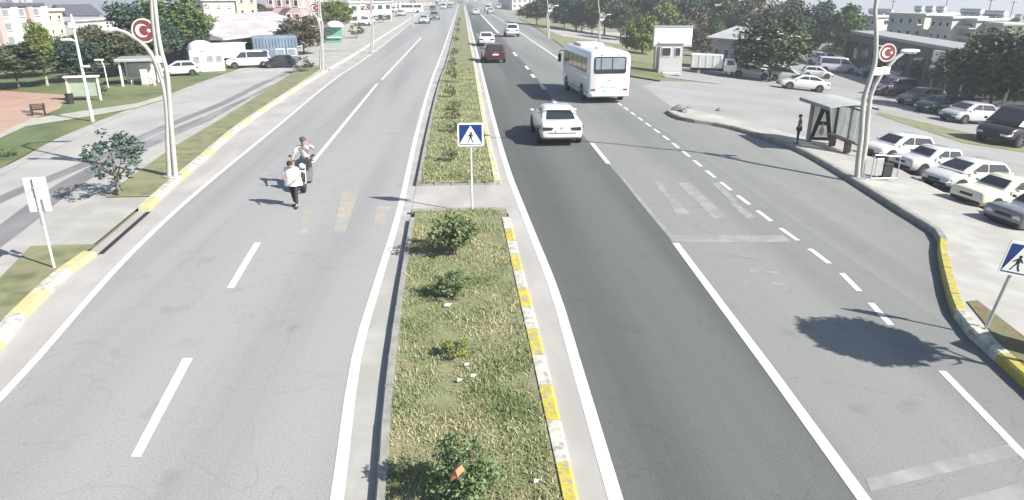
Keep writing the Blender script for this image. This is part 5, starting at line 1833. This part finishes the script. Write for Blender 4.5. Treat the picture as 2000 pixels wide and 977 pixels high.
part('lid', MB().cyl((0, 0, 18.4 * k), 7.4 * k, 1.8 * k, 14), M_BLACK, t, 30)
b, k = px_box(76, 226)
t = thing('park_bench', 'dark curved metal bench frame on the red earth beside the path', 'bench', b, radians(25), None, .6)
for s in (-.45, .45):
    part('side_frame', MB().tube([(s, -.3, 0), (s, -.25, .45), (s, .1, .62), (s, .35, .9), (s, .45, .5), (s, .5, 0)], .05, 8), M_DARK, t, 60)
for i in range(4): part('seat_slat', MB().box((0, -.2 + i * .13, .5 + i * .02), (1.1, .09, .04)), M_DARK, t)
for i in range(3): part('back_slat', MB().box((0, .3 + i * .03, .66 + i * .12), (1.1, .04, .08)), M_DARK, t)
b, k = px_box(408, 140)
t = thing('cabin', 'white site cabin with a low domed roof by the left service road', 'cabin', b, radians(24))
wd, hh = 62 * k, 40 * k
part('wall', MB().box((0, 1.4, hh / 2), (wd, 2.8, hh)), WALL_W, t)
part('roof', MB().ball((-wd * .1, 1.4, hh), (wd * .42, 1.5, .7), 16, 8, zlo=0), M_SIGNW, t, 50)
for x in (-.3, .1, .36):
    q = part('window', MB().box((x * wd, -.03, hh * .62), (wd * .17, .06, hh * .3)), M_SIGNW, t)
    part('pane', MB().box((x * wd, -.07, hh * .62), (wd * .14, .03, hh * .24)), M_GLASS2, q)
b, k = px_box(540, 115)
t = thing('container', 'blue container cabin with two pale windows under the hall roof', 'container', b, radians(15))
wd, hh = 84 * k, 42 * k
part('body', MB().rbox((0, 1.3, hh / 2), (wd, 2.6, hh), .05), mat('container blue', (.13, .18, .25), .6, .1, 1.2, second=(.2, .25, .31), mix_scale=.5), t)
for i in range(14): part('rib', MB().box((-wd / 2 + wd * (i + .5) / 14, -.03, hh * .72), (.08, .06, hh * .4)), MATS['container blue'], t)
for x in (.1, .36):
    q = part('window', MB().box((x * wd, -.04, hh * .28), (wd * .2, .06, hh * .34)), M_SIGNW, t)
    part('pane', MB().box((x * wd, -.08, hh * .28), (wd * .17, .03, hh * .28)), M_GLASS2, q)
b, k = px_box(652, 84)
t = thing('kiosk', 'small green kiosk with a white umbrella top beside the second left lamp', 'kiosk', b, radians(10))
part('wall', MB().box((0, .8, 14 * k), (34 * k, 1.6, 28 * k)), mat('kiosk green', (.12, .3, .22), .6, .15, 1.5), t)
part('canopy', MB().ball((4 * k, .4, 30 * k), (18 * k, 1.5, .7), 14, 7, zlo=0), M_SIGNW, t, 40)
part('counter', MB().rbox((0, -.1, 10 * k), (32 * k, .4, .1), .02), M_SIGNW, t)

# ================================================================== PARKED VEHICLES
GP = 'cars parked nose to the pavement'
car(1748, 313, 104, 'suv', C_WHITE, 'white estate first in the row behind the bus shelter', .7, GP)
car(1812, 338, 103, 'boxy', paint('light grey', (.5, .5, .5)), 'light grey saloon second in the row, behind the litter bin', .76, GP)
car(1880, 370, 103, 'hatch', paint('off white', (.55, .55, .53)), 'off white hatchback third in the row between the grey and cream saloons', .77, GP)
car(1950, 407, 103, 'boxy', C_CREAM, 'cream saloon fourth in the row by the right edge', .78, GP)
car(2030, 450, 103, 'boxy', C_GREY, 'grey car fifth in the row cut by the right edge', .82, GP)
GQ = 'cars parked along the far side of the car park'
car(1742, 186, 95, 'suv', C_PURPLE, 'dark plum car behind the fork of the right lamp', .95, GQ)
car(1797, 206, 100, 'hatch', C_OLIVE, 'dull olive hatchback right of the plum car', .95, GQ)
car(1838, 222, 104, 'sedan', C_GREEN, 'dark green car between the olive hatchback and the silver car', .95, GQ)
car(1886, 240, 104, 'hatch', C_SILVER, 'silver hatchback left of the black minibus', .95, GQ)
car(1984, 282, 112, 'van', C_BLACK, 'black minibus with pale windows by the right edge', 1.12, GQ, cat='van')
GS = 'vehicles parked beyond the big dark tree'
car(1565, 176, 80, 'sedan', C_WHITE, 'long white saloon parked side on right of the big tree', .9, GS)
car(1534, 160, 250, 'hatch', C_SILVER, 'silver car half hidden behind the long white saloon', .9, GS)
car(1466, 152, 250, 'sedan', C_WHITE, 'white car parked left of the black tree trunk', .85, GS)
car(1632, 142, 255, 'van', C_LILAC, 'pale lilac van parked behind the long white saloon', .95, GS, cat='van')
car(1606, 128, 200, 'van', C_WHITE, 'white van behind the pale lilac van', .9, GS, cat='van')
car(1594, 152, 250, 'hatch', C_WHITE, 'white hatchback between the long saloon and the lilac van', .8, GS)
car(1700, 150, 95, 'hatch', C_GREY, 'grey car behind the right lamp, left of the plum car', .9, GS)
car(1770, 160, 95, 'van', C_CREAM, 'cream van behind the plum car', .9, GS, cat='van')
GT = 'vehicles by the left service road'
car(486, 132, 110, 'van', C_WHITE, 'white delivery van in front of the market hall', .74, GT, cat='van')
car(546, 132, 105, 'hatch', C_BLACK, 'dark car right of the white delivery van', .66, GT)
car(352, 148, 110, 'hatch', C_WHITE, 'white car under the big bright green tree', .72, GT)
car(716, 50, 170, 'sedan', C_WHITE, 'white car in front of the white hotel', 1.1, GT)
car(784, 32, 175, 'sedan', C_SILVER, 'silver car left of the far lamp', 1.1, GT)
car(770, 24, 175, 'hatch', C_WHITE, 'white hatchback left of the far white coach', 1.1, GT)
minibus(G(802, 26), radians(100), 'far white coach standing side on left of the road', .95)


def truck(b, h, label, sc):
    t = thing('truck', label, 'truck', b, radians(h), None, sc)
    W_ = mat('truck white', (.7, .7, .66), .5, .06, 2)
    part('cargo_box', MB().rbox((0, -1.0, 1.75), (2.1, 4.0, 1.7), .06), W_, t)
    for i in range(5): part('rib', MB().box((1.06, -2.8 + i * .9, 1.75), (.05, .08, 1.6)).box((-1.06, -2.8 + i * .9, 1.75), (.05, .08, 1.6)), W_, t)
    part('chassis', MB().rbox((0, -.3, .68), (1.0, 5.6, .25), .03), M_DARK, t)
    part('cab', MB().loft([[(-1, 1.2, .55), (1, 1.2, .55), (1, 2.75, .55), (-1, 2.75, .55)], [(-1, 1.2, 1.3), (1, 1.2, 1.3), (1, 2.8, 1.3), (-1, 2.8, 1.3)], [(-.92, 1.25, 2.1), (.92, 1.25, 2.1), (.92, 2.35, 2.1), (-.92, 2.35, 2.1)]]), W_, t)
    part('windscreen', MB().prism([(-.84, 2.79, 1.36), (.84, 2.79, 1.36), (.8, 2.46, 1.98), (-.8, 2.46, 1.98)], (0, .03, .01)), M_GLASS, t)
    for s in (-1, 1):
        part('side_window', MB().prism([(s * 1.0, 1.6, 1.36), (s * 1.0, 2.6, 1.36), (s * .945, 2.3, 1.95), (s * .945, 1.6, 1.95)], (s * .02, 0, 0)), M_GLASS, t)
        part('headlamp', MB().rbox((s * .7, 2.79, .85), (.3, .06, .18), .02), M_HEAD, t)
        for wy in (1.9, -1.9):
            ty, ri = wheel_meshes(.4)
            w_ = part('wheel', ty, None, t); w_.location = (s * .88, wy, .4)
            part('rim', ri, None, w_)
    part('bumper', MB().rbox((0, 2.82, .55), (2.0, .12, .22), .03), M_DARK, t)
    return t


truck(G(1394, 146), -112, 'small white box truck parked right of the guard kiosk', .72)
truck(G(430, 128), 115, 'white lorry among the trees at the left service road', .7)
sheet('left_forecourt', [(420, 132), (520, 124), (620, 90), (720, 50), (780, 22), (740, 22), (690, 44), (600, 70), (520, 96), (430, 108)], M_PATH, .025)
sheet('right_forecourt', [(1470, 172), (1650, 190), (1700, 196), (1900, 260), (2150, 340), (2150, 250), (1900, 150), (1700, 110), (1560, 118), (1450, 140), (1290, 128), (1290, 150)], M_LOT, .0)

# utility pole with a slanting stay among the dark trees on the right
b = G(1950, 232)
hh = height_to(b, 60)
k = depth(b) / FPX
t = thing('utility_pole', 'pale leaning utility pole with a slanting stay beside the dense dark trees', 'utility pole', b)
part('pole', MB().tube([(0, 0, -.2), (10 * k, 0, hh * .6), (22 * k, 0, hh)], [.12, .1, .07], 10), M_WPOST, t, 60)
part('stay', MB().tube([(-26 * k, 0, .9), (8 * k, 0, 32 * k), (52 * k, 0, 62 * k)], .06, 8), M_BARKP, t, 60)
part('lamp_head', MB().rbox((18 * k, 0, hh - 30 * k), (26 * k, .3, .16), .05), M_LHEAD, t)

# waist-high cabinet right of the frame whose shadow crosses the kerb
bc = G(1850, 664)
bc = bc - SHADOW * (1.0 / tan(SUN_ELEV) + .45)
t = thing('utility_cabinet', 'waist high grey utility cabinet on the pavement past the right crossing sign', 'cabinet', (bc.x, bc.y, H(bc.x) + KHR), radians(20))
part('case', MB().rbox((0, 0, .45), (.6, .4, .86), .03), WALL_GREY, t)
part('door', MB().rbox((-.14, -.21, .45), (.26, .03, .74), .01).rbox((.14, -.21, .45), (.26, .03, .74), .01), WALL_GREY, t)
part('cap', MB().rbox((0, 0, .92), (.7, .5, .08), .02), M_STEEL, t)

# ================================================================== the air
hm = bpy.data.materials.new('haze air')
hm.use_nodes = True
hn = hm.node_tree
hn.nodes.remove(hn.nodes['Principled BSDF'])
pv = hn.nodes.new('ShaderNodeVolumePrincipled')
pv.inputs['Color'].default_value = (.9, .93, 1, 1)
pv.inputs['Density'].default_value = 0.0011
pv.inputs['Anisotropy'].default_value = 0.2
hn.links.new(pv.outputs[0], hn.nodes['Material Output'].inputs['Volume'])
lowest = min(min(v.co.z for v in bpy.data.objects['terrain'].data.vertices), -3)
hz = part('haze', MB().box((0, 1500, (40 + lowest - 1) / 2), (5200, 4400, 40 - lowest + 1)), hm, None)
hz['kind'] = 'stuff'
